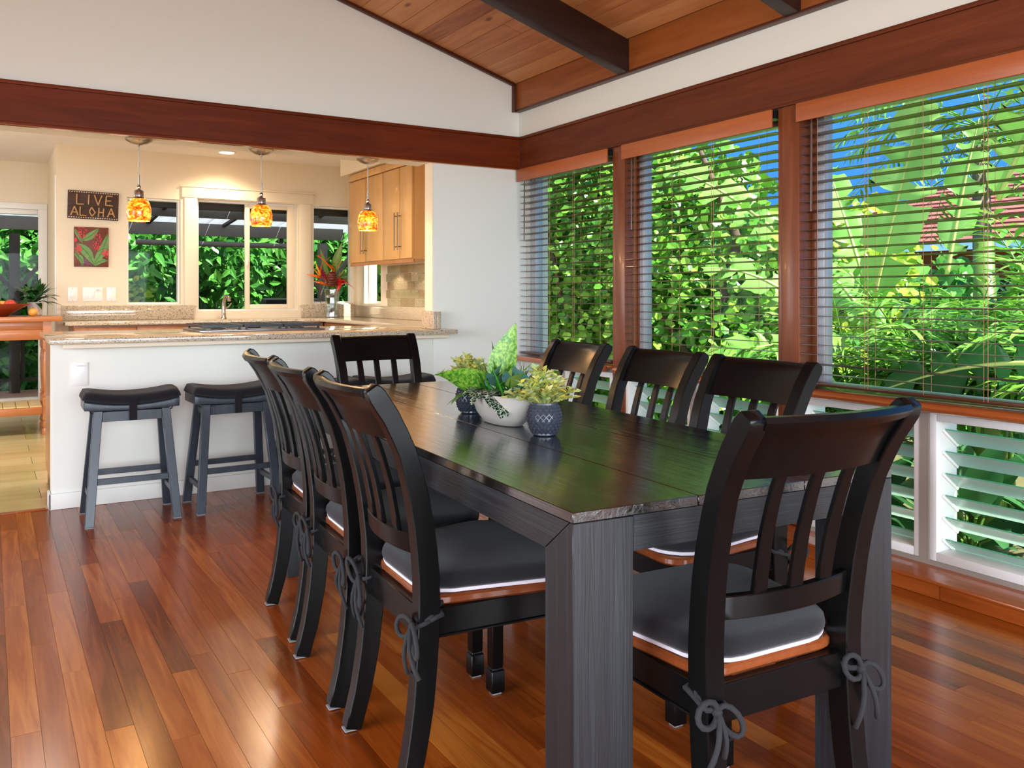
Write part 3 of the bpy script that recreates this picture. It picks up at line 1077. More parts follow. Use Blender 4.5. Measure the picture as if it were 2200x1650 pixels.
TIES = [(tie_mesh(-1, s), tie_mesh(1, s + 50)) for s in range(4)]
chair0 = make_chair()
def place_chair(o, x, y, rz, label, group, k):
    o.location = (x, y, 0.0008)
    o.rotation_euler = (0, 0, rz)
    tag(o, label, 'chair', group)
    for me in TIES[k % 4]:
        link('tie', me, o)
R_ = math.radians
CH = [  # centre x, y, facing, label.  A chair faces local +Y.
    (1.105, 2.955, R_(-90 - 4), 'black slat-back dining chair on left side of table, nearest the bar stools'),
    (1.058, 2.448, R_(-90 - 3.5), 'black slat-back dining chair, middle one of three on left side of table'),
    (1.032, 1.940, R_(-90 - 3), 'black slat-back dining chair on left side of table, nearest the camera'),
    (1.64, 3.735, R_(180 - 2), 'black slat-back dining chair at far end of table before the counter'),
    (1.845, 2.985, R_(90 - 4), 'black slat-back dining chair on window side of table, farthest from the camera'),
    (1.800, 2.395, R_(90 - 4), 'black slat-back dining chair on window side of table, middle of three'),
    (1.760, 1.892, R_(90 - 3), 'black slat-back dining chair on window side of table, nearest the camera'),
    (1.312, 1.318, R_(-3), 'black slat-back dining chair at near end of table, back towards the camera'),
]
chairs = [chair0] + [copy_tree(chair0) for _ in CH[1:]]
for k, (o, c) in enumerate(zip(chairs, CH)):
    place_chair(o, c[0], c[1], c[2], c[3], 'dining chairs around the table', k)

# ================================================================== saddle stools
def make_stool():
    t = empty('bar_stool')
    def top(sx, sy):
        return Vector((sx * 0.158, sy * 0.085, 0.560))
    def foot(sx, sy):
        return Vector((sx * 0.203, sy * 0.165, 0.006))
    def at(sx, sy, z):
        a, b = foot(sx, sy), top(sx, sy)
        return a + (b - a) * ((z - a.z) / (b.z - a.z))
    for sx in (-1, 1):
        for sy in (-1, 1):
            b = MB()
            rings = []
            for z in (0.006, 0.560):
                c = at(sx, sy, z)
                rings.append([(c.x - .021, c.y - .016, z), (c.x + .021, c.y - .016, z), (c.x + .021, c.y + .016, z), (c.x - .021, c.y + .016, z)])
            b.loft(rings)
            b.build('leg', M['stool_wood'], t, bevel=0.002, seg=1)
            f = foot(sx, sy)
            MB().box(f.x - .019, f.x + .019, f.y - .014, f.y + .014, 0, .0055).build('felt_pad', M['felt'], t)
    for sy in (-1, 1):
        a, b_ = at(-1, sy, 0.215), at(1, sy, 0.215)
        MB().bar(a + Vector((.0215, 0, 0)), b_ - Vector((.0215, 0, 0)), .018, .030).build('stretcher', M['stool_wood'], t, bevel=0.0015, seg=1)
        a, b_ = at(-1, sy, 0.530), at(1, sy, 0.530)
        MB().bar(a + Vector((.0215, 0, 0)), b_ - Vector((.0215, 0, 0)), .018, .050).build('apron', M['stool_wood'], t, bevel=0.0015, seg=1)
    for sx in (-1, 1):
        a, b_ = at(sx, -1, 0.135), at(sx, 1, 0.135)
        MB().bar(a + Vector((0, .0165, 0)), b_ - Vector((0, .0165, 0)), .018, .028).build('stretcher', M['stool_wood'], t, bevel=0.0015, seg=1)
        a, b_ = at(sx, -1, 0.530), at(sx, 1, 0.530)
        MB().bar(a + Vector((0, .0165, 0)), b_ - Vector((0, .0165, 0)), .018, .045).build('apron', M['stool_wood'], t, bevel=0.0015, seg=1)
    # saddle seat: dished along x
    b = MB()
    rings = []
    for j in range(17):
        s = -1 + 2 * j / 16
        x = s * 0.222
        zt = 0.590 + 0.026 * s * s
        y = 0.118
        rings.append([(x, -y, 0.5605 + 0.006 * s * s), (x, y, 0.5605 + 0.006 * s * s), (x, y, zt - .006), (x, y - .01, zt), (x, -y + .01, zt), (x, -y, zt - .006)])
    b.loft(rings)
    b.build('seat', M['stool_wood'], t, bevel=0.003)
    # cushion following the saddle
    pts = outline(0.126, 0.126, -0.228, 0.228, 0.045)
    pts = [(y, x) for x, y in pts]
    pts = []
    for cx_, cy_, a0 in ((0.228 - .04, -0.126 + .04, -PI / 2), (0.228 - .04, 0.126 - .04, 0), (-0.228 + .04, 0.126 - .04, PI / 2), (-0.228 + .04, -0.126 + .04, PI)):
        arc = [(cx_ + .04 * math.cos(a0 + PI / 2 * j / 5), cy_ + .04 * math.sin(a0 + PI / 2 * j / 5)) for j in range(6)]
        pts += arc
        # extra points along the long edges so that the saddle bends
        if a0 in (0, PI):
            sg = 1 if a0 == 0 else -1
            pts += [(sg * xx, sg * 0.126) for xx in (0.14, 0.09, 0.045, 0, -0.045, -0.09, -0.14)]
    # cross-section loft along x gives a clean saddle
    b = MB()
    rings = []
    xs_ = [-0.229, -0.226, -0.215, -0.19, -0.14, -0.09, -0.045, 0, 0.045, 0.09, 0.14, 0.19, 0.215, 0.226, 0.229]
    for x in xs_:
        e = 1 - max(0, (abs(x) - 0.205) / 0.024) ** 2
        s2 = (x / 0.222) ** 2
        z0 = 0.592 + 0.026 * min(1, s2)
        hh = 0.05 * (0.25 + 0.75 * max(0, e))
        yy = 0.124 * (0.9 + 0.1 * max(0, e))
        rings.append([(x, -yy, z0), (x, yy, z0), (x, yy + .002, z0 + hh * .5), (x, yy - .008, z0 + hh * .88), (x, yy - .035, z0 + hh), (x, 0, z0 + hh * 1.03), (x, -yy + .035, z0 + hh), (x, -yy + .008, z0 + hh * .88), (x, -yy - .002, z0 + hh * .5)])
    b.loft(rings)
    cu = b.build('cushion', M['cushion'], t, smooth=True)
    for sy in (-1, 1):
        b = MB()
        b.box(-0.018, 0.018, sy * 0.1265 - .002, sy * 0.1265 + .002, 0.510, 0.618)
        b.build('strap', M['cushion'], cu)
    MB().tube([(-0.20, -0.10, .588), (-0.19, -0.07, .55), (-.178, -.05, .545)], 0.003, 6).build('elastic', M['tie'], cu)
    MB().tube([(0.20, -0.10, .588), (0.19, -0.07, .55), (.178, -.05, .545)], 0.003, 6).build('elastic', M['tie'], cu)
    return t
st0 = make_stool()
ST = [(0.622, 4.805, -1.0, 'dark saddle stool under the counter, leftmost, beneath the wall outlet'),
      (1.135, 4.800, 1.5, 'dark saddle stool under the counter, second from the left'),
      (1.600, 4.760, 0.5, 'dark saddle stool mostly hidden behind the left part of the far end chair'),
      (2.075, 4.770, 0.0, 'dark saddle stool rightmost at the counter, seen between the far chair slats')]
for k, (x, y, a, lb) in enumerate(ST):
    o = st0 if k == 0 else copy_tree(st0)
    o.location = (x, y, 0.0008)
    o.rotation_euler = (0, 0, R_(a))
    tag(o, lb, 'stool', 'saddle stools at the counter')
# ================================================================== kitchen fittings
# ---- continuous U-shaped granite worktop
wt = empty('granite_worktop', (1.5, 6.5, 0), label='speckled beige granite worktop running round the kitchen and over the peninsula', cat='worktop')
def G(mb, name='slab', bevel=0.004):
    for i, v in enumerate(mb.v):
        mb.v[i] = (v[0] - 1.5, v[1] - 6.5, v[2])
    return mb.build(name, M['granite'], wt, bevel=bevel)
ZT = 0.915
sl = MB()
sl.prism([(0.262, 4.975), (2.622, 4.975), (2.622, 5.1385), (2.5205, 5.1385), (2.5205, 5.268), (XK - .003, 5.268), (XK - .003, YK - .002), (0.535, YK - .002), (0.535, 7.965), (0.60, 7.93), (2.70, 7.93), (2.70, 5.98), (0.262, 5.98)], 'z', ZT - 0.03, ZT)
G(sl, 'slab', 0.005)
G(MB().box(0.541, 1.66, YK - 0.03, YK - 0.002, ZT + 0.0005, 1.045), 'backsplash', 0.002)
G(MB().box(2.70, XK - 0.034, YK - 0.031, YK - 0.002, ZT + 0.0005, 1.045), 'backsplash', 0.002)
G(MB().box(XK - 0.033, XK - 0.010, 5.29, YK - 0.002, ZT + 0.0005, 1.033), 'backsplash', 0.002)
G(MB().box(2.495, 2.5195, 5.080, 5.262, ZT + 0.0005, 1.030), 'backsplash', 0.002)
G(MB().box(2.5205, 2.552, 5.080, 5.1385, ZT + 0.0005, 1.030), 'backsplash', 0.002)
struct('trim_counter', MB().box(0.33, 2.60, 5.055, 5.137, 0.857, 0.8845), M['cream_trim'], bevel=0.004)

# ---- base cabinets
def base_cabinet(x0, x1, y0, y1, face, label, nd=2):
    """face: 'y-' doors towards -Y, 'x-' doors towards -X, 'y+' doors towards +Y"""
    cx_, cy_ = (x0 + x1) / 2, (y0 + y1) / 2
    t = empty('base_cabinet', (cx_, cy_, 0), label=label, cat='cabinet', group='kitchen base cabinets')
    MB().box(x0 - cx_, x1 - cx_, y0 - cy_, y1 - cy_, 0.10, 0.8845).build('body', M['maple_dark'], t)
    if face[0] == 'y':
        sg = -1 if face == 'y-' else 1
        yy = (y0 if sg < 0 else y1) - cy_
        w_ = (x1 - x0) / nd
        for k in range(nd):
            a, b = x0 - cx_ + k * w_ + .004, x0 - cx_ + (k + 1) * w_ - .004
            q0, q1 = sorted((yy + sg * .001, yy + sg * .02))
            for (za, zb_), nm in (((.12, .70), 'door'), ((.71, .872), 'drawer')):
                d = MB().box(a, b, q0, q1, za, zb_).build(nm, M['maple_dark'], t, bevel=.003)
                h0, h1 = sorted((yy + sg * .0205, yy + sg * .045))
                zz = zb_ - .05
                MB().box((a + b) / 2 - .05, (a + b) / 2 + .05, h0, h1, zz - .005, zz + .005).build('handle', M['chrome'], d)
    else:
        xx = x0 - cx_
        w_ = (y1 - y0) / nd
        for k in range(nd):
            a, b = y0 - cy_ + k * w_ + .004, y0 - cy_ + (k + 1) * w_ - .004
            for (za, zb_), nm in (((.12, .70), 'door'), ((.71, .872), 'drawer')):
                d = MB().box(xx - .02, xx - .001, a, b, za, zb_).build(nm, M['maple_dark'], t, bevel=.003)
                zz = zb_ - .05
                MB().box(xx - .045, xx - .0205, (a + b) / 2 - .05, (a + b) / 2 + .05, zz - .005, zz + .005).build('handle', M['chrome'], d)
    MB().box(x0 - cx_ + .01, x1 - cx_ - .01, y0 - cy_ + .04, y1 - cy_ - .04, 0, .0995).build('plinth', M['trim_brown'], t)
base_cabinet(0.60, 1.56, 7.98, YK - .004, 'y-', 'maple base cabinet along back wall under the left kitchen window')
base_cabinet(1.563, 2.74, 7.98, YK - .004, 'y-', 'maple base cabinet under the sink window')
base_cabinet(2.76, XK - .004, 5.30, 6.6, 'x-', 'maple base cabinet on right wall nearest the peninsula')
base_cabinet(2.76, XK - .004, 6.603, 7.95, 'x-', 'maple base cabinet on right wall nearest the back corner')
base_cabinet(0.292, 1.50, 5.275, 5.93, 'y+', 'maple base cabinet behind the left half of the peninsula wall')
base_cabinet(1.503, 2.70, 5.275, 5.93, 'y+', 'maple base cabinet behind the right half of the peninsula wall')

# ---- gas cooktop
ck = empty('gas_cooktop', (1.47, 5.64, ZT + .0006), label='black gas cooktop with cast grates set in the peninsula', cat='cooktop')
MB().box(-0.39, 0.39, -0.27, 0.27, 0, 0.012).build('tray', M['steel'], ck, bevel=.004)
for k in range(3):
    b = MB()
    x0 = -0.37 + k * 0.25
    x1 = x0 + 0.24
    for yy in (-0.245, 0.235):
        b.box(x0, x1, yy, yy + .014, .026, .042)
    for xx in (x0, x1 - .014):
        b.box(xx, xx + .014, -0.231, 0.235, .026, .042)
    for q in range(1, 6):
        xx = x0 + q * 0.04 - .003
        b.box(xx, xx + .009, -0.231, 0.235, .03, .044)
    b.box(x0 + .0145, x1 - .0145, -.005, .007, .0295, .043)
    for sx in (x0 + .01, x1 - .022):
        for sy in (-.24, .228):
            b.box(sx, sx + .012, sy, sy + .012, .0125, .026)
    b.build('grate', M['black_iron'], ck)
for bx_, by_ in ((-.25, -.12), (-.25, .12), (0, 0), (.25, -.12), (.25, .12)):
    MB().lathe([(.045, .0125), (.045, .018), (.03, .02), (.028, .026), (.001, .027)], 16, (bx_, by_, 0)).build('burner', M['black_iron'], ck, smooth='auto')

# ---- faucet
fa = empty('kitchen_faucet', (1.885, 8.30, ZT + .0006), label='chrome single-arm kitchen faucet in front of the window', cat='faucet')
MB().lathe([(.028, 0), (.027, .01), (.02, .02), (.018, .08), (.02, .12)], 16).build('body', M['chrome'], fa, smooth='auto')
MB().tube([(0, 0, .10), (0, -.004, .15), (.002, -.02, .19), (.006, -.05, .214), (.012, -.09, .215), (.018, -.125, .195), (.02, -.135, .17)], [.018, .018, .017, .016, .016, .017, .016], 12).build('spout', M['chrome'], fa, smooth='auto')
MB().tube([(.018, 0, .10), (.045, 0, .115), (.07, -.004, .15)], [.008, .007, .006], 8).build('lever', M['chrome'], fa, smooth='auto')

# ---- upper cabinets on the right wall
XC = 2.97
def upper_cabinet(y0, y1, splits, label):
    cy_ = (y0 + y1) / 2
    t = empty('upper_cabinet', (XK - .002, cy_, 1.42), label=label, cat='cabinet', group='upper cabinets')
    xf = XC - (XK - .002)
    MB().box(xf + .021, 0, y0 - cy_ + .001, y1 - cy_ - .001, .02, .83).build('body', M['maple'], t)
    MB().box(xf + .012, xf + .03, y0 - cy_ + .001, y1 - cy_ - .001, -.006, .0195).build('light_rail', M['maple_dark'], t)
    MB().box(xf - .012, xf + .0205, y0 - cy_ + .001, y1 - cy_ - .001, .805, .87).build('crown', M['maple'], t, bevel=.006)
    ed = [y0] + splits + [y1]
    for k in range(len(ed) - 1):
        a, b = ed[k] - cy_ + .004, ed[k + 1] - cy_ - .004
        d = MB().box(xf, xf + .0205, a, b, .028, .80).build('door', M['maple'], t, bevel=.003)
        side = b - .03 if k == 0 else a + .03
        hd = MB()
        hd.tube([(xf - .033, side, .10), (xf - .033, side, .42)], .006, 8)
        hd.tube([(xf - .033, side, .13), (xf - .0003, side, .13)], .004, 6).tube([(xf - .033, side, .39), (xf - .0003, side, .39)], .004, 6)
        hd.build('handle', M['pull'], d, smooth='auto')
    return t
upper_cabinet(7.062, 7.889, [7.475], 'maple upper cabinet over the counter, farther from the dining room')
upper_cabinet(6.447, 7.060, [6.70], 'maple upper cabinet with its plain side panel towards the dining room')
M['glow_warm'] = mat('glow_warm', '#ffe2b0', 0.5, emit='#ffdca8', estr=14)
for k, y in enumerate((6.75, 7.42)):
    p = empty('puck_light', (3.10, y, 1.4395), label=('small round under-cabinet light nearer the dining room', 'small round under-cabinet light nearer the back window')[k], cat='light', group='under-cabinet lights')
    MB().lathe([(.036, 0), (.036, -.010), (.031, -.012), (.031, -.008)], 20).build('rim', M['chrome'], p, smooth='auto')
    MB().lathe([(.0305, -.0075), (.001, -.0105)], 20).build('lens', M['glow_warm'], p)
    l = add_light('puck_lamp', 'SPOT', (3.10, y, 1.42), (0, 0, 0), 5, (1, .8, .55), spot_size=2.2, shadow_soft_size=.03)

# ---- recessed ceiling light
for k, (x, y, lb) in enumerate(((1.886, 8.18, 'round recessed ceiling light near the kitchen back wall'),)):
    p = empty('recessed_light', (x, y, ZK - .0005), label=lb, cat='light')
    MB().lathe([(.082, 0), (.082, -.006), (.066, -.008), (.064, -.001)], 28).build('trim_ring', M['white_plastic'], p, smooth='auto')
    MB().lathe([(.0635, -.0015), (.001, -.004)], 28).build('lens', M['glow_warm'], p)
    add_light('kitchen_spot', 'SPOT', (x, y, ZK - .03), (0, 0, 0), 38, (1, .84, .62), spot_size=2.5, spot_blend=.8, shadow_soft_size=.06)
# added unseen spots that brighten the kitchen, outside the picture behind the header
for x, y in ((0.3, 6.6), (1.9, 6.5)):
    add_light('kitchen_spot', 'SPOT', (x, y, ZK - .03), (0, 0, 0), 75, (1, .86, .70), spot_size=2.6, spot_blend=.8, shadow_soft_size=.06)

# ---- pendants
def amber():
    m, nt, b = newmat('amber_glass')
    N = nt.nodes
    L = nt.links
    tc = N.new('ShaderNodeTexCoord')
    oi = N.new('ShaderNodeObjectInfo')
    va = N.new('ShaderNodeVectorMath')
    va.operation = 'ADD'
    L.new(tc.outputs['Object'], va.inputs[0])
    L.new(oi.outputs['Random'], va.inputs[1])
    mp = N.new('ShaderNodeMapping')
    mp.inputs['Scale'].default_value = (28, 28, 44)
    L.new(va.outputs[0], mp.inputs['Vector'])
    n = N.new('ShaderNodeTexNoise')
    n.inputs['Scale'].default_value = 1.0
    n.inputs['Detail'].default_value = 6
    n.inputs['Roughness'].default_value = 0.75
    n.inputs['Distortion'].default_value = 1.2
    L.new(mp.outputs[0], n.inputs['Vector'])
    cr = N.new('ShaderNodeValToRGB')
    e = cr.color_ramp.elements
    e[0].position = 0.36
    e[0].color = lin('#7a1604')
    e[1].position = 0.68
    e[1].color = lin('#ffe9a0')
    for p, c in ((0.43, '#c83a08'), (0.49, '#f26a0c'), (0.57, '#ffb02a')):
        k = e.new(p)
        k.color = lin(c)
    L.new(n.outputs['Fac'], cr.inputs['Fac'])
    L.new(cr.outputs['Color'], b.inputs['Base Color'])
    L.new(cr.outputs['Color'], b.inputs['Emission Color'])
    b.inputs['Emission Strength'].default_value = 1.0
    b.inputs['Roughness'].default_value = 0.15
    return m
M['amber'] = amber()
M['glow_white'] = mat('glow_white', '#fff0d8', 0.5, emit='#ffe6b8', estr=6)
M['cord_clear'] = mat('cord_clear', '#c9c4b8', 0.3)
def make_pendant():
    t = empty('pendant_lamp')
    z = 0.0
    MB().lathe([(.073, 0), (.073, -.006), (.066, -.013), (.045, -.026), (.018, -.034), (.001, -.036)], 28).build('canopy', M['chrome'], t, smooth='auto')
    MB().tube([(0, 0, -.030), (0, 0, -.042)], .006, 8).build('cord_grip', M['chrome'], t, smooth='auto')
    MB().tube([(0, 0, -.042), (.001, 0, -.12), (0, 0, -.21)], .003, 8).build('cord', M['cord_clear'], t, smooth=True)
    MB().lathe([(.005, -.205), (.005, -.262), (.009, -.266), (.012, -.275), (.009, -.284), (.013, -.290), (.024, -.295), (.026, -.300), (.026, -.330), (.032, -.333), (.034, -.338), (.040, -.348)], 20, cap=True).build('socket', M['chrome'], t, smooth='auto')
    MB().lathe([(.030, -.338), (.046, -.346), (.058, -.366), (.065, -.395), (.066, -.42), (.063, -.448), (.058, -.468), (.0555, -.468), (.060, -.445), (.0625, -.42), (.062, -.396), (.054, -.369), (.043, -.350), (.028, -.3405)], 28, cap=False).build('shade', M['amber'], t, smooth=True)
    MB().lathe([(.001, -.365), (.012, -.372), (.026, -.40), (.031, -.425), (.026, -.448), (.001, -.458)], 16).build('bulb', M['glow_white'], t, smooth=True)
    return t
pd0 = make_pendant()
PD = [(0.727, 'amber glass pendant hanging nearest the wooden sign'), (1.420, 'amber glass pendant in front of the sliding window'), (2.112, 'amber glass pendant hanging before the maple cabinets')]
for k, (x, lb) in enumerate(PD):
    o = pd0 if k == 0 else copy_tree(pd0)
    o.location = (x, 5.268, 2.0295)
    o.rotation_euler = (0, 0, k * 1.3)
    tag(o, lb, 'lamp', 'amber pendants')
    add_light('pendant_bulb', 'POINT', (x, 5.268, 2.0295 - .475), (0, 0, 0), 6, (1, .62, .25), shadow_soft_size=.03)

# ---- outlets and switches
def plate(name, loc, face, w, h, kinds, label, group):
    """face '-y': on a wall looking towards -Y"""
    t = empty(name, loc, label=label, cat='outlet' if 'outlet' in name else 'switch', group=group)
    MB().box(-w / 2, w / 2, -.006, -.0005, -h / 2, h / 2).build('plate', M['white_plastic'], t, bevel=.002)
    n = len(kinds)
    pw_ = 0.042
    for k, kd_ in enumerate(kinds):
        cx_ = (k - (n - 1) / 2) * 0.046
        if kd_ == 'rocker':
            MB().box(cx_ - .016, cx_ + .016, -.0095, -.0062, -.033, .033).build('rocker', M['white_plastic'], t, bevel=.0015)
        else:
            o = MB().box(cx_ - .017, cx_ + .017, -.0085, -.0062, -.036, .036).build('socket_face', M['white_plastic'], t, bevel=.001)
            s = MB()
            for zz in (-.019, .019):
                s.box(cx_ - .0075, cx_ - .0050, -.0092, -.0086, zz - .002, zz + .007)
                s.box(cx_ + .0050, cx_ + .0075, -.0092, -.0086, zz - .002, zz + .006)
                s.box(cx_ - .0022, cx_ + .0022, -.0092, -.0086, zz - .010, zz - .0055)
            if kd_ == 'usb':
                s.box(cx_ - .0125, cx_ - .0085, -.0092, -.0086, -.005, .006).box(cx_ + .0085, cx_ + .0125, -.0092, -.0086, -.005, .006)
            s.build('slots', M['dark_slot'], o)
    for zz in (-h / 2 + .010, h / 2 - .010):
        MB().lathe([(.003, 0), (.003, .001), (.001, .0015)], 8).build('screw', M['steel'], t)
        sc_ = t.children[-1]
        sc_.rotation_euler = (PI / 2, 0, 0)
        sc_.location = (0, -.0062, zz)
plate('wall_outlet', (0.4145, YB + .0045, 0.715), '-y', .082, .126, ['usb'], 'white outlet with charging ports on the peninsula wall', None)
plate('light_switch', (0.633, YK - .0005, 1.146), '-y', .078, .125, ['rocker'], 'single white switch plate left of the three under the painting', 'switch plates')
plate('light_switch', (0.793, YK - .0005, 1.146), '-y', .163, .125, ['rocker', 'rocker', 'duplex'], 'wide white plate with two switches and an outlet', 'switch plates')
plate('light_switch', (0.946, YK - .0005, 1.146), '-y', .078, .125, ['rocker'], 'single white switch plate next to the left kitchen window', 'switch plates')

# ---- LIVE ALOHA sign
sg = empty('wooden_sign', (0.798, YK - .0008, 1.944), label='dark plank sign reading LIVE ALOHA in twig letters', cat='sign')
sg.rotation_euler = (0, R_(1.2), 0)
M['sign_wood'] = wood('sign_wood', ['#2e1a12', '#452a1e', '#5a3a2a'], rough=0.7, scl=(3, 30, 30), bump=0.3)
M['twig'] = mat('twig', '#b98d5c', 0.7, var=0.35, vscale=40)
M['bead'] = mat('bead', '#efe6d0', 0.5)
for k in range(2):
    MB().box(-.206, .206, -.020, -.002, -.125 + k * .126, -.001 + k * .126 - .0005).build('plank', M['sign_wood'], sg, bevel=.002)
GL = {'L': [((0, 1), (0, 0)), ((0, 0), (.8, .02))], 'I': [((.1, 1), (0, 0))], 'V': [((0, 1), (.45, 0)), ((.45, 0), (.85, 1))],
      'E': [((.05, 1), (0, 0)), ((.02, .97), (.75, 1)), ((.02, .5), (.6, .52)), ((0, .03), (.8, .0))],
      'A': [((0, 0), (.45, 1)), ((.45, 1), (.9, .02)), ((.2, .35), (.72, .38))],
      'O': [((.3, 1), (0, .5)), ((0, .5), (.35, 0)), ((.35, 0), (.75, .45)), ((.75, .45), (.3, 1))],
      'H': [((.05, 1), (0, 0)), ((.65, .95), (.6, .0)), ((.02, .5), (.65, .48))]}
def write(txt, x, z, w, h, gap):
    for ch in txt:
        b = MB()
        wd_ = w * (0.35 if ch == 'I' else 1)
        for (ax, az), (bx_, bz) in GL[ch]:
            p, q = Vector((x + ax * wd_, -.0262, z + az * h)), Vector((x + bx_ * wd_, -.0262, z + bz * h))
            md = (p + q) / 2 + Vector((RNG.uniform(-.002, .002), 0, RNG.uniform(-.002, .002)))
            b.tube([p, md, q], .0058, 6)
        o = b.build('letter', M['twig'], sg, smooth='auto')
        o['label'] = 'twig letter ' + ch
        x += wd_ + gap
write('LIVE', -.135, .005, .072, .088, .022)
write('ALOHA', -.180, -.098, .064, .080, .010)
bd = MB()
for zz in (-.113, .113):
    for k in range(21):
        x = -.193 + k * .0193
        bd.box(x - .0048, x + .0048, -.024, -.0201, zz - .003, zz + .003)
o = bd.build('bead_rows', M['bead'], sg)
o['kind'] = 'stuff'

# ---- painted panel of red ginger flowers
pg = empty('painted_panel', (0.782, YK - .0008, 1.571), label='square painted panel of red ginger flowers and green leaves', cat='painting')
M['paint_ground'] = mat('paint_ground', '#6b2f1c', 0.5, var=0.5, vscale=14)
M['paint_green'] = mat('paint_green', '#5c8a35', 0.45, var=0.45, vscale=40)
M['paint_red'] = mat('paint_red', '#d4323a', 0.45, var=0.25, vscale=90)
M['paint_blue'] = mat('paint_blue', '#6a62a8', 0.5, var=0.4, vscale=60)
M['paint_dark'] = mat('paint_dark', '#33401e', 0.5)
MB().box(-.140, .140, -.016, -.002, -.178, .178).build('panel', M['paint_ground'], pg, bevel=.002)
def flat_leaf(a, b, w, bend, y=-.0185):
    a, b = Vector((a[0], 0, a[1])), Vector((b[0], 0, b[1]))
    d = b - a
    nx = Vector((-d.z, 0, d.x)).normalized()
    up, lo = [], []
    for j in range(9):
        t = j / 8
        c = a + d * t + nx * bend * math.sin(PI * t)
        h_ = w * math.sin(PI * (t ** .8)) ** .8 if 0 < t < 1 else 0.0008
        up.append((c + nx * h_))
        lo.append((c - nx * h_))
    poly = up + lo[::-1]
    cl = lambda q: (max(-.139, min(.139, q.x)), y, max(-.177, min(.177, q.z)))
    m = MB()
    m.raw([cl(q) for q in up] + [cl(q) for q in lo], [(j, j + 1, 9 + j + 1, 9 + j) for j in range(8)])
    mid = MB()
    mid.tube([Vector(cl(a + d * t + nx * bend * math.sin(PI * t))) + Vector((0, -.001, 0)) for t in (0, .25, .5, .75, .97)], .0013, 5)
    return m, mid
LV = [((-.075, .055), (.06, .17), .030, -.01), ((-.12, .03), (.02, -.16), .040, .02), ((.02, -.15), (.13, .12), .034, -.02), ((-.135, .16), (-.07, .03), .016, 0), ((-.135, -.06), (-.07, -.17), .022, .02), ((.02, -.165), (.135, -.12), .024, .02), ((.05, -.04), (.138, -.01), .022, .01), ((-.10, -.12), (-.125, -.02), .014, 0)]
for a, b, w, bn in LV:
    m, mid = flat_leaf(a, b, w, bn, -.0172 - .0004 * LV.index((a, b, w, bn)))
    o = m.build('leaf', M['paint_green'], pg)
    mid.build('vein', M['paint_dark'], o)
for cx_, cz_, rx, rz in ((-.075, .135, .040, .060), (.045, .055, .038, .085), (-.108, -.02, .026, .040), (.108, -.055, .034, .036), (-.128, .06, .012, .014)):
    m = MB()
    rp = random.Random(int(cx_ * 1000))
    for k in range(46):
        a, q = rp.uniform(0, 2 * PI), math.sqrt(rp.random())
        px, pz = cx_ + rx * q * math.cos(a), cz_ + rz * q * math.sin(a)
        px, pz = max(-.132, min(.132, px)), max(-.17, min(.17, pz))
        s_ = rp.uniform(.006, .010)
        y_ = -.0212 - rp.uniform(0, .002)
        m.raw([(px - s_ * .6, y_, pz), (px, y_ - .0015, pz - s_), (px + s_ * .6, y_, pz), (px, y_, pz + s_ * .8)], [(0, 1, 2, 3)])
    m.build('flower', M['paint_red'], pg)
m = MB()
for k in range(40):
    px, pz = RNG.uniform(-.085, -.0), RNG.uniform(-.172, -.10)
    m.raw([(px - .005, -.0168, pz), (px, -.0168, pz - .004), (px + .005, -.0168, pz), (px, -.0168, pz + .004)], [(0, 1, 2, 3)])
m.build('blue_strokes', M['paint_blue'], pg)

# ---- wooden work table at the far left with slatted lower shelf
isl = empty('work_table', (-0.02, 8.22, 0), label='brown wooden kitchen work table with turned legs and slatted shelf', cat='table')
MB().box(-.55, .535, -.30, .27, .925, .965).build('top', M['island_wood'], isl, bevel=.005)
MB().box(-.46, .44, -.245, -.225, .86, .9245).build('drawer', M['island_wood'], isl, bevel=.003)
MB().box(-.46, .44, -.243, -.225, .775, .8585).build('front_rail', M['island_wood'], isl, bevel=.003)
MB().box(-.46, .44, .205, .225, .775, .9245).build('back_rail', M['island_wood'], isl, bevel=.003)
for sx in (-.475, .425):
    for sy in (-.235, .215):
        b = MB()
        b.box(sx - .031, sx + .031, sy - .031, sy + .031, .70, .9245)
        b.lathe([(.026, .70), (.030, .69), (.022, .68), (.026, .665), (.031, .60), (.028, .45), (.023, .36), (.022, .335), (.030, .325), (.030, .315), (.023, .305), (.031, .295)], 16, (sx, sy, 0))
        b.box(sx - .031, sx + .031, sy - .031, sy + .031, .12, .295)
        b.lathe([(.024, .12), (.03, .10), (.034, .07), (.026, .055), (.036, .04), (.036, .001)], 16, (sx, sy, 0))
        b.build('leg', M['island_wood'], isl, smooth='auto')
MB().box(-.443, .393, -.252, -.222, .165, .225).build('shelf_rail', M['island_wood'], isl, bevel=.003)
MB().box(-.443, .393, .20, .23, .165, .225).build('shelf_rail', M['island_wood'], isl, bevel=.003)
k = 0
x = -.44
M['slat_pale'] = wood('slat_pale', ['#b89a62', '#cbb07a', '#d6c08c'], rough=0.4, scl=(20, 2, 20), bump=0.0)
while x < .37:
    MB().box(x, x + .088, -.2505, .2285, .2255, .238).build('shelf_slat', M['slat_pale'], isl, bevel=.002, seg=1)
    x += .0925

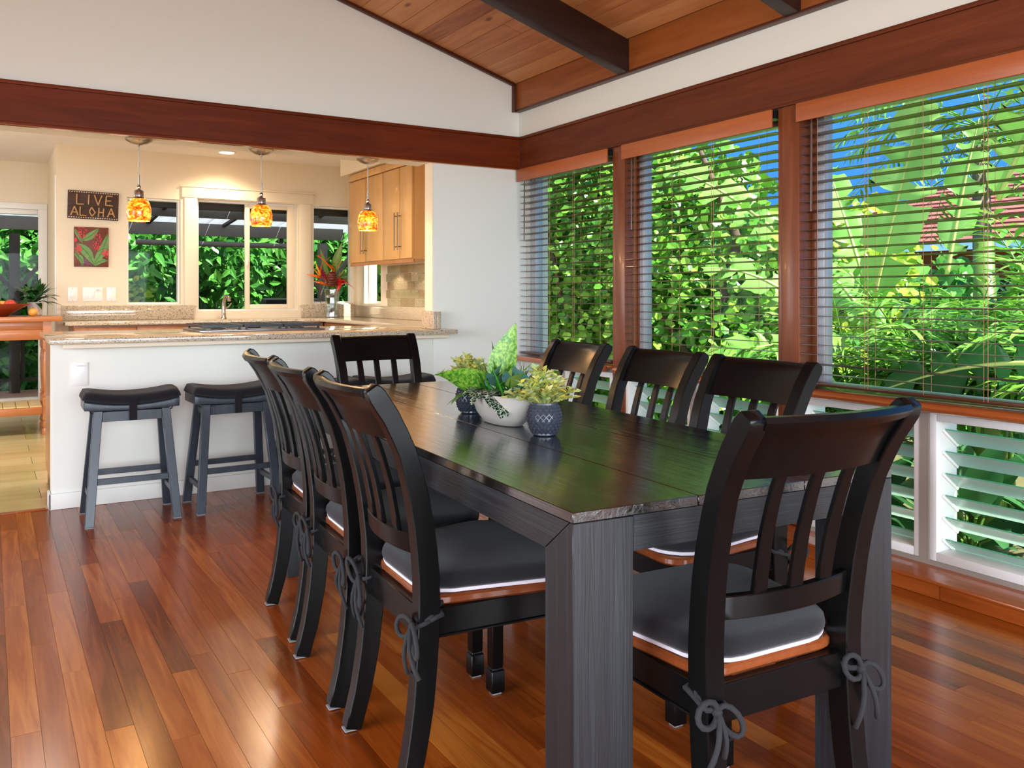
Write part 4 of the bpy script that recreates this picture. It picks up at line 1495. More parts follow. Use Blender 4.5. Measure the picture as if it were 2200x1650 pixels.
# bowl with fruit, lemon, plant on it
M['bowl'] = mat('bowl', '#8c2f16', 0.3, coat=.4, var=.15, vscale=10)
bw_ = empty('fruit_bowl', (0.03, 8.12, .9656), label='shallow reddish brown wooden bowl holding oranges and tomatoes', cat='bowl')
MB().lathe([(.10, 0), (.105, .004), (.17, .05), (.262, .098), (.266, .104), (.258, .104), (.16, .058), (.09, .016), (.001, .012)], 36).build('shell', M['bowl'], bw_, smooth='auto')
M['fr_orange'] = mat('fr_orange', '#e0762a', 0.45, bump=.2, bscale=180)
M['fr_red'] = mat('fr_red', '#c23a26', 0.25)
M['fr_yellow'] = mat('fr_yellow', '#dba046', 0.45, bump=.2, bscale=180)
M['stalk'] = mat('stalk', '#4b5a24', 0.7)
def fruit(name, loc, r, m, label, sq=0.92, group=None):
    t = empty(name, loc, label=label, cat='fruit', group=group)
    pr = [(max(.001, r * math.sin(PI * j / 12)), r * sq * (1 - math.cos(PI * j / 12))) for j in range(13)]
    pr[-1] = (.001, 2 * r * sq - r * .06)
    MB().lathe(pr, 20).build('skin', m, t, smooth=True)
    MB().lathe([(r * .10, 2 * r * sq - r * .09), (r * .13, 2 * r * sq), (r * .05, 2 * r * sq + r * .06), (.001, 2 * r * sq + r * .07)], 8).build('stalk_end', M['stalk'], t)
    return t
FR = [('tomato', -.09, -.10, .042, 'fr_red', 'red tomato at left front of the bowl', .85), ('orange_fruit', .01, -.115, .040, 'fr_orange', 'orange lying in the middle front of the bowl', .95), ('tomato', .115, -.05, .043, 'fr_red', 'large red tomato at right side of the bowl', .85),
      ('orange_fruit', .06, .03, .040, 'fr_yellow', 'pale yellow orange in the centre of the bowl', .95), ('orange_fruit', -.05, .02, .041, 'fr_orange', 'orange at the back of the bowl', .95), ('tomato', -.14, .04, .040, 'fr_red', 'red tomato at the far left of the bowl', .85)]
for nm, dx, dy, r, mk, lb, sq in FR:
    rr_ = math.hypot(dx, dy)
    fruit(nm, (0.03 + dx, 8.12 + dy, .9656 + .052 + max(0, (rr_ - .09)) * .35), r, M[mk], lb, sq, 'fruit in the bowl')
fruit('lemon', (0.305, 8.03, .9656), .036, M['fr_yellow'], 'yellow orange fruit lying on the work table beside the bowl', .93)
M['dark_leaf'] = leafmat('dark_leaf', ['#0e2a12', '#1c4a1f', '#2f6a2a'], rough=0.3, transl=0.15)
M['white_pot'] = mat('white_pot', '#dcd6cc', 0.4)

def blade_leaf(mb, base, dirv, L, W, droop=0.5, seg=5, fold=0.15, twist=None, tipx=.6):
    """single pointed leaf as a strip folded at the midrib"""
    d = Vector(dirv).normalized()
    side = d.cross(Vector((0, 0, 1)))
    if side.length < 1e-3:
        side = Vector((1, 0, 0))
    side.normalize()
    if twist:
        side = Matrix.Rotation(twist, 3, d) @ side
    rows = []
    p = Vector(base)
    dd = d.copy()
    for j in range(seg + 1):
        t = j / seg
        w = W * (math.sin(PI * min(1, t ** tipx)) if 0 < t < 1 else 0.04)
        up = side.cross(dd).normalized()
        rows.append((p - side * w + up * w * fold, p.copy(), p + side * w + up * w * fold))
        dd = (dd + Vector((0, 0, -droop / seg))).normalized()
        p = p + dd * (L / seg)
    vs = [q for r in rows for q in r]
    fs = []
    for j in range(seg):
        a = j * 3
        fs += [(a, a + 1, a + 4, a + 3), (a + 1, a + 2, a + 5, a + 4)]
    mb.raw(vs, fs)

pp = empty('potted_plant', (0.335, 8.33, .9656), label='dark leafy plant in a white pot beside the fruit bowl', cat='plant')
MB().lathe([(.045, 0), (.055, .01), (.062, .11), (.064, .115), (.058, .115), (.05, .09), (.001, .088)], 24).build('pot', M['white_pot'], pp, smooth='auto')
rp = random.Random(21)
m = MB()
for k in range(70):
    a = rp.uniform(0, 2 * PI)
    e_ = rp.uniform(.1, 1.2)
    q = rp.uniform(.0, .05)
    m_dir = Vector((math.cos(a) * math.cos(e_), math.sin(a) * math.cos(e_), math.sin(e_)))
    blade_leaf(m, Vector((0, 0, .10)) + m_dir * rp.uniform(.01, .13), m_dir, rp.uniform(.09, .15), rp.uniform(.018, .028), rp.uniform(.4, 1.4))
o = m.build('foliage', M['dark_leaf'], pp, smooth=True)
o['kind'] = 'stuff'

# ---- glass vase with tropical flowers
vs_ = empty('glass_vase', (2.93, 8.26, ZT + .0006), label='cut crystal vase of clear glass holding tropical flowers', cat='vase')
def crystal():
    m, nt, b = newmat('crystal')
    b.inputs['Base Color'].default_value = (1, 1, 1, 1)
    b.inputs['Transmission Weight'].default_value = 1.0
    b.inputs['Roughness'].default_value = 0.02
    b.inputs['IOR'].default_value = 1.3
    return m
M['crystal'] = glass_mat('crystal', '#eef6f2', 0.22, 0.05)
vb = MB()
rings = []
for r, z in ((.055, 0), (.060, .01), (.062, .05), (.064, .12), (.066, .20), (.070, .275), (.072, .285), (.062, .285), (.058, .20), (.056, .05), (.052, .03)):
    rings.append([(r * (1 + (.05 if j % 2 else 0)) * math.cos(2 * PI * j / 20), r * (1 + (.05 if j % 2 else 0)) * math.sin(2 * PI * j / 20), z) for j in range(20)])
vb.loft(rings)
vb.build('glass', M['crystal'], vs_)
M['fl_orange'] = mat('fl_orange', '#f26a1a', 0.4, var=.2, vscale=30)
M['fl_yellow'] = mat('fl_yellow', '#f7a01e', 0.4, var=.2, vscale=30)
M['fl_red'] = mat('fl_red', '#d8322a', 0.35, var=.25, vscale=40)
M['fl_pink'] = mat('fl_pink', '#c41e52', 0.4, var=.2, vscale=40)
M['fl_brown'] = mat('fl_brown', '#6b2a14', 0.5, var=.3, vscale=60)
M['stem'] = mat('stem', '#557a2a', 0.5)
M['stem_violet'] = mat('stem_violet', '#8a3a86', 0.4, var=.3, vscale=40)
M['leaf_mid'] = leafmat('leaf_mid', ['#3f6a1c', '#6d9a2e'], rough=.35)
M['leaf_stripe'] = leafmat('leaf_stripe', ['#b8b85a', '#7d9a40', '#d8d48a'], rough=.4)
VX, VY, VZ = 2.93, 8.26, ZT + .0006
def flower(name, label, cat='flower'):
    return empty(name, (VX, VY, VZ), label=label, cat=cat, group='flowers in the glass vase')
def stemtube(t, top, foot, m='stem', r=.005):
    f = Vector(foot)
    p = Vector(top)
    MB().tube([f, f.lerp(p, .45) + Vector((0, 0, .03)), p], r, 6).build('stem', M[m], t, smooth=True)
# view-right is roughly +X here
def petals(mb, base, dirs, L, W, droop=.2):
    for d in dirs:
        blade_leaf(mb, base, d, L, W, droop, 5, .3)
# birds of paradise (two) to the left
for k, (tp, an) in enumerate((((-.13, -.02, .40), .35), ((-.07, -.03, .33), -.1))):
    t = flower('bird_of_paradise', ('orange bird of paradise flower, upper one at left of the vase', 'orange bird of paradise flower, lower one at left of the vase')[k])
    stemtube(t, tp, (-.01 + .02 * k, 0, .03))
    m = MB()
    d = Vector((-1, -.1, .05 if k == 0 else .15))
    m.tube([Vector(tp), Vector(tp) + Vector((-.06, -.01, .015)), Vector(tp) + Vector((-.14, -.02, .03))], [.014, .012, .002], 8)
    m.build('beak', M['fl_orange'], t, smooth=True)
    m = MB()
    if k == 0:
        petals(m, tp, [(-.35, -.05, 1), (.12, -.1, 1), (-.75, .05, .9)], .17, .020, .0)
    else:
        petals(m, tp, [(-.9, .1, .45), (-.2, .1, .9)], .12, .017, .0)
    m.build('petals', M['fl_yellow'], t, smooth=True)
# heliconia
t = flower('heliconia', 'zigzag red orange heliconia spray at the top of the vase')
stemtube(t, (.02, 0, .50), (0, .01, .03))
m = MB()
for k in range(6):
    b0 = Vector((.03 - .034 * k, -.01, .47 + .028 * k))
    blade_leaf(m, b0, ((1 if k % 2 else -1) * .8 - .2, -.1, .9 - .1 * k), .11 - .008 * k, .014, .0, 4, .5)
blade_leaf(m, (.04, -.01, .46), (.55, -.1, 1), .16, .016, 0, 5, .5)
m.tube([(.04, 0, .44), (-.02, -.01, .50), (-.10, -.01, .58), (-.15, -.01, .62)], [.008, .007, .006, .002], 6)
m.build('bracts', M['fl_orange'], t, smooth=True)
# pink ginger
t = flower('red_ginger', 'crimson ginger flower behind the brown beehive cone')
stemtube(t, (-.05, .02, .40), (-.02, .01, .03))
m = MB()
rp = random.Random(4)
for k in range(46):
    q = k / 46
    a = k * 2.4
    b0 = Vector((-.06 - .07 * q, .0, .36 + .13 * q))
    blade_leaf(m, b0, (math.cos(a), math.sin(a) * .8, .6), .05 * (1.1 - .6 * q), .014, .1, 3, .5)
m.build('bracts', M['fl_pink'], t, smooth=True)
# beehive ginger cone
t = flower('beehive_ginger', 'brown scaly beehive ginger cone in the middle of the bouquet')
stemtube(t, (-.02, -.05, .32), (.0, -.01, .03))
m = MB()
m.lathe([(.02, -.07), (.045, -.05), (.052, 0), (.045, .05), (.02, .075), (.001, .08)], 16, (-.02, -.06, .38))
for r in range(9):
    for q in range(14):
        a = 2 * PI * (q + (r % 2) * .5) / 14
        zz = -.06 + r * .0165
        rad = .054 * math.sqrt(max(.05, 1 - (zz / .088) ** 2))
        c = Vector((-.02 + rad * math.cos(a), -.06 + rad * math.sin(a), .38 + zz))
        m.obox(c, (.013, .020, .006), Euler((0, -.5, a)).to_matrix())
m.build('cone', M['fl_brown'], t)
# red amaryllis-like torch flower
t = flower('red_torch_flower', 'large ruffled red flower at right of the bouquet')
stemtube(t, (.05, -.05, .30), (.015, -.01, .03), r=.006)
m = MB()
rp = random.Random(9)
for k in range(22):
    a = rp.uniform(0, 2 * PI)
    e_ = rp.uniform(.1, 1.1)
    blade_leaf(m, (.06, -.05, .32), (math.cos(a) * math.cos(e_) + .35, math.sin(a) * math.cos(e_), math.sin(e_) + .35), rp.uniform(.07, .13), rp.uniform(.022, .032), rp.uniform(.1, .7), 5, .4)
blade_leaf(m, (.09, -.06, .36), (1, -.2, -.5), .14, .03, .2, 5, .3)
m.tube([(.03, -.03, .22), (.045, -.045, .28), (.06, -.05, .34)], [.01, .016, .03], 8)
m.build('petals', M['fl_red'], t, smooth=True)
# broad leaves
t = flower('broad_leaf', 'broad green leaf standing at the top left of the bouquet', 'leaf')
m = MB()
blade_leaf(m, (-.03, .03, .36), (-.2, .1, 1), .34, .060, .15, 7, .15, .5, .9)
m.build('blade', M['leaf_mid'], t, smooth=True)
stemtube(t, (-.03, .03, .37), (0, .02, .03))
t = flower('broad_leaf', 'broad green leaf standing upright at the top right of the bouquet', 'leaf')
m = MB()
blade_leaf(m, (.02, .03, .42), (.32, .1, 1), .36, .050, .0, 7, .2, .4, .9)
m.build('blade', M['leaf_mid'], t, smooth=True)
stemtube(t, (.02, .03, .43), (.01, .02, .03))
t = flower('striped_grass', 'spray of yellow striped narrow leaves at right of the bouquet', 'leaf')
m = MB()
rp = random.Random(14)
for k in range(30):
    a = rp.uniform(-1.2, 1.3)
    e_ = rp.uniform(-.1, 1.2)
    blade_leaf(m, (.07, .0, .40), (math.cos(a) * math.cos(e_), math.sin(a) * .5, math.sin(e_)), rp.uniform(.10, .17), .006, rp.uniform(.2, .8), 4, .2)
m.build('blades', M['leaf_stripe'], t)
stemtube(t, (.07, 0, .41), (.01, .01, .03))
t = flower('hanging_heliconia', 'thin trailing stem with small brown bracts hanging at left of the vase')
m = MB()
m.tube([(-.02, -.02, .28), (-.09, -.04, .46), (-.13, -.05, .44), (-.145, -.05, .30), (-.13, -.05, .14)], .003, 6)
m.build('stem', M['fl_brown'], t, smooth=True)
m = MB()
for k in range(9):
    blade_leaf(m, (-.142 + .002 * k, -.05, .32 - .024 * k), (-1 if k % 2 else 1, -.1, .25), .05, .008, .3, 3, .4)
m.build('bracts', M['fl_brown'], t, smooth=True)
t = flower('violet_stem', 'violet stems crossed inside the glass vase', 'stem')
m = MB()
for a, b in (((-.03, .01, .02), (.03, -.02, .26)), ((.03, .02, .02), (-.02, -.01, .24)), ((.0, -.03, .02), (.02, .02, .22))):
    m.tube([a, b], .008, 6)
m.build('stems', M['stem_violet'], t, smooth=True)
# ================================================================== wooden venetian blinds
def ladder(mb, y, z0, z1, xo):
    mb.tube([(xo, y, z0), (xo, y, z1)], .0011, 5)
BL = ['left blind of three, in the corner beside the white wall', 'middle blind of three, between the two brown posts', 'right and widest blind of three, nearest the camera']
NS = 27
rb_ = random.Random(2)
for k, (a, b) in enumerate(BAYS):
    a_, b_ = a + .006, b - .006
    if k == 0:
        b_ = YB - .026
    L = b_ - a_
    t = empty('window_blind', (XR + .026, (a_ + b_) / 2, .72), label='brown wooden slat blind, ' + BL[k], cat='blind', group='wooden blinds')
    h = L / 2
    MB().box(-.055, -.043, -h, h, 1.215, 1.301).build('valance', M['valance'], t, bevel=.003)
    MB().box(-.030, .030, -h + .004, h - .004, 1.262, 1.300).build('head_rail', M['black_iron'], t)
    ms = MB()
    R = Euler((0, R_(4.0), 0)).to_matrix()
    sec = []
    rings = []
    for yy in (-h + .004, h - .004):
        ring = []
        for xx, zz in ((-.025, -.0013), (-.012, .0003), (0, .0008), (.012, .0003), (.025, -.0013), (.025, .0013), (.012, .0029), (0, .0034), (-.012, .0029), (-.025, .0013)):
            v = R @ Vector((xx, 0, zz))
            ring.append((v.x, yy, v.z))
        rings.append(ring)
    ms.loft(rings)
    me = ms.mesh('slat', M['slat'], smooth='auto')
    top = 1.195
    for q in range(NS):
        z = top - q * 0.0436
        o = link('slat', me, t)
        o.location = (0, 0, z)
        tl = rb_.uniform(-.012, .012)
        if q == NS - 2 and k == 2:
            tl = R_(9)
        o.rotation_euler = (rb_.uniform(-.0008, .0008), tl, 0)
    MB().box(-.026, .026, -h + .004, h - .004, top - NS * .0436 - .008, top - NS * .0436 + .008).build('bottom_rail', M['slat'], t, bevel=.003)
    n = 4 if k < 2 else 5
    cd = MB()
    for q in range(n):
        y = -h + .10 + (L - .20) * q / (n - 1)
        for xo in (-.0275, .0275):
            for dy in (-.004, .012) if xo < 0 and q % 2 else (0,):
                ladder(cd, y + dy, top - NS * .0436, 1.262, xo)
    cd.build('ladder_cords', M['cord'], t)
    # tilt wand
    wd_ = MB()
    wd_.tube([(-.036, h - .075, 1.20), (-.037, h - .073, .80)], .005, 8)
    wd_.tube([(-.036, h - .075, 1.262), (-.036, h - .075, 1.20)], .003, 6)
    wd_.build('tilt_wand', M['slat'], t, smooth='auto')

# ================================================================== centrepiece on the table
ZTT = TZ + .0007
M['planter'] = mat('planter', '#cbc5bd', 0.55, var=.08, vscale=12, bump=.05, bscale=60)
M['soil'] = mat('soil', '#241a12', 0.95)
pl = empty('boat_planter', (1.338, 2.245, ZTT), R_(-3), label='pale boat-shaped planter with mixed green foliage on the table', cat='planter')
b = MB()
rings = []
n = 24
def boat(j, sx, sy, z, pw_=1.0, lift=0.0):
    a = 2 * PI * j / n
    c, s = math.cos(a), math.sin(a)
    y = math.copysign(abs(s) ** .8, s) * sy
    return (math.copysign(abs(c) ** .8, c) * sx * (1 - .35 * abs(y / max(sy, 1e-6)) ** 3), y, z + lift * abs(y / .19) ** 2)
for sx, sy, z in ((.040, .090, 0), (.046, .100, .003), (.060, .140, .030), (.066, .168, .060), (.068, .185, .088), (.069, .188, .092), (.063, .181, .092), (.058, .165, .07), (.001, .001, .066)):
    rings.append([boat(j, sx, sy, z) for j in range(n)])
b.loft(rings)
b.build('bowl', M['planter'], pl, smooth='auto')
MB().loft([[boat(j, .056, .160, .0705) for j in range(n)], [boat(j, .03, .08, .078) for j in range(n)]]).build('soil', M['soil'], pl, smooth=True)
M['dieffen'] = leafmat('dieffen', ['#276a18', '#347d20'], rough=.4, transl=.12, mottle=('#8fb840', 90))
M['fittonia'] = leafmat('fittonia', ['#14301f', '#1f4230'], rough=.4, transl=.1, veins=('#cfd8c4', 90, .10))
M['pothos'] = leafmat('pothos', ['#6fae3c', '#a8cf6a', '#8abf4e'], rough=.35, transl=.3)
M['bluegreen'] = leafmat('bluegreen', ['#3f6f62', '#5f8f86', '#2f5f3c'], rough=.35, transl=.2)
M['grass_leaf'] = leafmat('grass_leaf', ['#1f5f18', '#2f8a22', '#4aa52f'], rough=.35, transl=.25)
def leaf_part(name, parent, base, d, L, W, droop, m, seg=9, fold=.18, twist=None, tipx=.62):
    mm = MB()
    blade_leaf(mm, base, d, L, W, droop, seg, fold, twist, tipx)
    o = mm.build(name, m, parent, smooth=True)
    return o
# big dieffenbachia leaves (camera looks along +X+Y; image-left is about (-.85,.52))
IL = Vector((-.853, .521, 0))      # towards picture left
IC = Vector((-.521, -.853, 0))     # towards the viewer
UP = Vector((0, 0, 1))
def vdir(l, c, u):
    return IL * l + IC * c + UP * u
leaf_part('big_leaf', pl, (-.01, .03, .09), vdir(-.28, .10, 1), .225, .052, .10, M['dieffen'], twist=1.35, tipx=.75)
leaf_part('big_leaf', pl, (-.01, .09, .08), vdir(.72, .25, .85), .185, .050, 1.0, M['dieffen'], twist=1.0)
leaf_part('big_leaf', pl, (0, .03, .08), vdir(.12, -.2, 1), .17, .036, .3, M['dieffen'], twist=.8)
leaf_part('big_leaf', pl, (.0, -.02, .08), vdir(-.35, .2, .7), .15, .032, .6, M['dieffen'], twist=.4)
leaf_part('big_leaf', pl, (-.02, .10, .08), vdir(.55, .5, .35), .13, .032, 1.2, M['grass_leaf'], twist=.3)
leaf_part('big_leaf', pl, (-.02, .12, .075), vdir(.9, .5, .25), .12, .022, .9, M['grass_leaf'], twist=.2)
rp = random.Random(31)
for k in range(16):
    a = rp.uniform(-.9, .9)
    leaf_part('pothos_leaf', pl, (rp.uniform(-.03, .03), rp.uniform(-.12, .02), .085 + rp.uniform(.02, .05)), vdir(-.5 + rp.uniform(-.6, .5), rp.uniform(-.4, .6), .55 + rp.uniform(0, .4)), rp.uniform(.05, .08), rp.uniform(.018, .026), rp.uniform(.4, 1.1), M['pothos'], 6, .1, rp.uniform(-.6, .8))
for k in range(14):
    leaf_part('blue_leaf', pl, (rp.uniform(-.03, .03), rp.uniform(-.12, .06), .09 + rp.uniform(.0, .05)), vdir(rp.uniform(-.7, .3), rp.uniform(-.2, .7), rp.uniform(.4, .9)), rp.uniform(.06, .09), rp.uniform(.016, .024), rp.uniform(.4, 1.0), M['bluegreen'], 6, .15, rp.uniform(-.5, .6))
for k, (yy, l, c, u, L, W) in enumerate(((.06, .4, .9, .25, .11, .035), (.02, .0, 1, .30, .12, .036), (-.02, -.3, 1, .1, .13, .040), (-.05, -.6, .8, .35, .10, .030), (.08, .7, .6, .4, .09, .026), (.0, .2, .9, .5, .10, .030), (-.03, -.1, 1, -.05, .12, .042))):
    leaf_part('nerve_leaf', pl, (-.025, yy, .095), vdir(l, c, u), L, W, 1.1, M['fittonia'], 7, .12, .0)
m = MB()
for k in range(60):
    blade_leaf(m, (rp.uniform(-.03, .03), rp.uniform(-.12, .10), .075), vdir(rp.uniform(-.7, .7), rp.uniform(-.5, .6), 1), rp.uniform(.07, .15), .0035, rp.uniform(.1, .7), 4, .2)
o = m.build('grass_tuft', M['grass_leaf'], pl)
o['kind'] = 'stuff'

M['pot_dark'] = mat('pot_dark', '#39414d', 0.28, coat=.4, var=.2, vscale=20)
M['box_leaf'] = leafmat('box_leaf', ['#8aa860', '#aec47a', '#dccb48', '#9fbb7e', '#e8de6a', '#cddcc0'], rough=.45, transl=.25)
def pot_mesh():
    b = MB()
    prof = [(.030, 0), (.034, .003), (.034, .008), (.041, .022), (.0455, .042), (.045, .062), (.039, .080), (.0365, .086), (.0365, .091), (.033, .091), (.032, .080), (.001, .076)]
    b.lathe(prof, 28)
    # raised diamonds in rows
    for r in range(9):
        z = .012 + r * .0083
        rr = None
        for (r0, z0), (r1, z1) in zip(prof, prof[1:]):
            if z0 <= z <= z1:
                rr = r0 + (r1 - r0) * (z - z0) / (z1 - z0)
                break
        if rr is None:
            continue
        for q in range(18):
            a = 2 * PI * (q + (r % 2) * .5) / 18
            c, s = math.cos(a), math.sin(a)
            wv, hv = .0070, .0080
            P = Vector((rr * c, rr * s, z))
            tn = Vector((-s, c, 0))
            nr = Vector((c, s, 0))
            ap_ = P + nr * .0055
            vs = [P - tn * wv - nr * .0012, P + UP * hv - nr * .0015, P + tn * wv - nr * .0012, P - UP * hv - nr * .0015, ap_]
            b.raw(vs, [(0, 1, 4), (1, 2, 4), (2, 3, 4), (3, 0, 4)])
    return b.mesh('pot', M['pot_dark'])
PM = pot_mesh()
def sprig_mesh(seed, R0):
    rp_ = random.Random(seed)
    m = MB()
    for k in range(40):
        a = rp_.uniform(0, 2 * PI)
        e_ = rp_.uniform(.25, 1.5)
        d = Vector((math.cos(a) * math.cos(e_) * .95, math.sin(a) * math.cos(e_) * .95, math.sin(e_) * 1.05))
        L = R0 * rp_.uniform(.75, 1.12)
        p0 = Vector((d.x * .012, d.y * .012, .080))
        p1 = p0 + d * L + Vector((0, 0, -.012))
        m.tube([p0, p0.lerp(p1, .5) + Vector((0, 0, .008)), p1], .0009, 4)
        for q in range(11):
            t = .25 + .75 * q / 10
            c = p0.lerp(p1, t) + Vector((0, 0, .008 * math.sin(PI * t)))
            for s_ in (0, PI):
                aa = a + s_ + rp_.uniform(-.7, .7) + (q % 2) * PI / 2
                ld = (d * .6 + Vector((math.cos(aa), math.sin(aa), rp_.uniform(-.2, .5)))).normalized()
                blade_leaf(m, c, ld, rp_.uniform(.016, .025), rp_.uniform(.0048, .0070), .2, 3, .25, rp_.uniform(-1, 1))
    return m.mesh('foliage', M['box_leaf'])
for k, (x, y, rz, lb) in enumerate(((1.322, 1.992, 0.4, 'near dark diamond-patterned pot with yellow green sprigs'), (1.362, 2.497, 1.7, 'far dark diamond-patterned pot with yellow green sprigs'))):
    t = empty('small_potted_plant', (x, y, ZTT), rz, label=lb + ' on the table', cat='plant', group='dark potted plants on the table')
    link('pot', PM, t)
    MB().lathe([(.0315, .0795), (.001, .082)], 20).build('soil', M['soil'], t)
    o = link('foliage', sprig_mesh(40 + k, .105), t)
    o['kind'] = 'stuff'
# ================================================================== outdoors
ZG = -0.6
M['ground'] = mat('ground', '#5b5a35', 0.95, var=.4, vscale=2.0)
M['path'] = mat('path', '#d8d2c4', 0.85, var=.1, vscale=5)
struct('floor_garden', MB().box(-40, 60, -30, 60, ZG - .2, ZG), M['ground'])
pth = MB().box(4.2, 4.75, -6, 12, ZG + .001, ZG + .03)
struct('floor_path', pth, M['path'])

# ---- lanai behind the kitchen: deck, posts, translucent roof, railing
M['lanai_dark'] = mat('lanai_dark', '#2e251d', 0.6, var=.2, vscale=6)
M['lanai_grey'] = mat('lanai_grey', '#6f6b68', 0.6, var=.12, vscale=6)
M['deck'] = wood('deck', ['#a06a58', '#b88674', '#c49a8a'], rough=.5, scl=(3, 20, 20), bump=.02, objrand=.2)
dk = empty('floor_deck', (1.0, 10.2, 0), kind='structure')
y = 9.99
while y < 11.75:
    piece('deck_board', dk, M['deck'], -3.2, 4.2, y - 10.2, y - 10.2 + .088, -.04, .0)
    y += .092
y = 8.69
while y < 9.97:
    piece('deck_board', dk, M['deck'], -.37, 4.2, y - 10.2, y - 10.2 + .088, -.04, .0)
    y += .092
def corr_mat():
    m, nt, b = newmat('corrugated')
    b.inputs['Base Color'].default_value = lin('#b9bcc4')
    b.inputs['Roughness'].default_value = .4
    out = nt.nodes.get('Material Output')
    tl = nt.nodes.new('ShaderNodeBsdfTranslucent')
    tl.inputs['Color'].default_value = lin('#b4b8c2')
    mx = nt.nodes.new('ShaderNodeMixShader')
    mx.inputs[0].default_value = .4
    nt.links.new(b.outputs[0], mx.inputs[1])
    nt.links.new(tl.outputs[0], mx.inputs[2])
    nt.links.new(mx.outputs[0], out.inputs[0])
    return m
M['corr'] = corr_mat()
lr = empty('lanai_roof', (1.5, 10.2, 0), label='lanai roof of pale corrugated panels on dark timber beams behind the kitchen', cat='roof')
def zl(y):
    return 2.26 - (y - 8.7) * 0.075
for k in range(9):
    x0 = -3.06 + k * .92
    b = MB()
    n = 24
    rows = []
    for yy in (8.75 if x0 > .6 else 10.02, 12.0):
        rows.append([(x0 - 1.5 + .915 * j / n, yy - 10.2, zl(yy) + .035 + .018 * math.cos(2 * PI * j * 12 / n * .5)) for j in range(n + 1)])
    b.loft(rows, cap=False, closed=False)
    b.build('roof_panel', M['corr'], lr, smooth=True)
for yy, hh, mk in ((8.80, .27, 'lanai_dark'), (9.35, .10, 'lanai_dark'), (10.45, .085, 'lanai_grey'), (11.55, .14, 'lanai_grey')):
    MB().box(-4.8 if yy > 10 else -.83, 2.75, yy - 10.2 - .03, yy - 10.2 + .03, zl(yy) - hh, zl(yy) + .018).build('purlin', M[mk], lr, bevel=.003)
for k in range(8):
    x = -2.9 + k * .92
    b = MB()
    ys_ = 8.8 if x > .66 else 10.02
    b.bar((x - 1.5, ys_ - 10.2, zl(ys_) + .0), (x - 1.5, 12.0 - 10.2, zl(12.0) + .0), .04, .035)
    b.build('rafter', M['lanai_dark'], lr)
MB().tube([(1.55 - 1.5, 11.48 - 10.2, 1.80), (3.65 - 1.5, 11.48 - 10.2, 1.80)], .035, 12).build('roller_shade', M['lanai_grey'], lr, smooth='auto')
for k, (x, mk, lb) in enumerate(((.252, 'lanai_dark', 'dark lanai post with Y-shaped braces seen through the glass door'), (3.958, 'lanai_grey', 'grey lanai post seen behind the flower vase'))):
    t = empty('lanai_post', (x, 11.55, ZG), label=lb, cat='post', group='lanai posts')
    MB().box(-.055, .055, -.055, .055, 0, 2.455).build('post', M[mk], t, bevel=.004)
    for s_ in (-1, 1):
        MB().bar((s_ * .05, 0, 2.455 - .62), (s_ * .50, 0, 2.455 - .05), .05, .07, (0, 1, 0)).build('brace', M[mk], t)
rl = empty('lanai_railing', (1.0, 11.70, 0), label='dark lanai railing with thin balusters behind the work table', cat='railing')
MB().box(-4, 3.0, -.03, .03, .86, .90).build('top_rail', M['lanai_dark'], rl)
MB().box(-4, 3.0, -.02, .02, .12, .16).build('bottom_rail', M['lanai_dark'], rl)
bm_ = MB().box(-.022, .022, -.018, .018, .16, .86).mesh('baluster', M['lanai_dark'])
for k in range(20):
    o = link('baluster', bm_, rl)
    o.location = (-3.9 + k * .36, 0, 0)
# barbecue
bq = empty('barbecue', (2.95, 9.7, .0), label='dark barbecue with rounded hood standing outside the kitchen window', cat='barbecue')
b = MB()
b.prism([(-.25, .70), (.25, .70), (.25, .85), (.18, 1.02), (.05, 1.11), (-.10, 1.09), (-.25, .88)], 'x', -.32, .32)
b.build('hood', M['black_iron'], bq, bevel=.02)
MB().box(-.34, .34, -.26, .26, .55, .699).build('firebox', M['black_iron'], bq, bevel=.01)
MB().box(-.60, -.345, -.24, .24, .66, .69).build('side_shelf', M['black_iron'], bq, bevel=.005)
MB().box(.345, .60, -.24, .24, .66, .69).build('side_shelf', M['black_iron'], bq, bevel=.005)
MB().tube([(-.22, -.28, .86), (.22, -.28, .86)], .014, 8).build('handle', M['steel'], bq, smooth='auto')
for sx in (-.3, .3):
    for sy in (-.22, .22):
        MB().box(sx - .02, sx + .02, sy - .02, sy + .02, .001, .55).build('leg', M['black_iron'], bq)

# ---- foliage helpers
M['hedge_leaf'] = leafmat('hedge_leaf', ['#2f6a1e', '#559a2c', '#86c43e', '#3f7a26', '#a6d84e'], rough=.35, transl=.25)
M['mango_leaf'] = leafmat('mango_leaf', ['#2f6a2c', '#4a9038', '#66b04a', '#38782e', '#82c65a'], rough=.28, transl=.3)
M['lime_leaf'] = leafmat('lime_leaf', ['#5f9a2a', '#9fc93a', '#c9d84a', '#7ab038'], rough=.4, transl=.4)
M['banana_leaf'] = leafmat('banana_leaf', ['#6fae4a', '#8cc45c', '#a2d070', '#7fba5a'], rough=.35, transl=.3)
M['banana_dark'] = leafmat('banana_dark', ['#33693a', '#437d48', '#2a5a30'], rough=.35, transl=.3)
M['palm_leaf'] = leafmat('palm_leaf', ['#3f7a2a', '#5f9a36', '#86bf48', '#4f8a30', '#a0cc58'], rough=.35, transl=.22)
M['midrib'] = mat('midrib', '#c9d07a', 0.5)
M['bark'] = mat('bark', '#5f4e40', 0.9, var=.35, vscale=8, bump=.5, bscale=30)
M['trunk_grey'] = mat('trunk_grey', '#8a7a68', 0.9, var=.3, vscale=6)
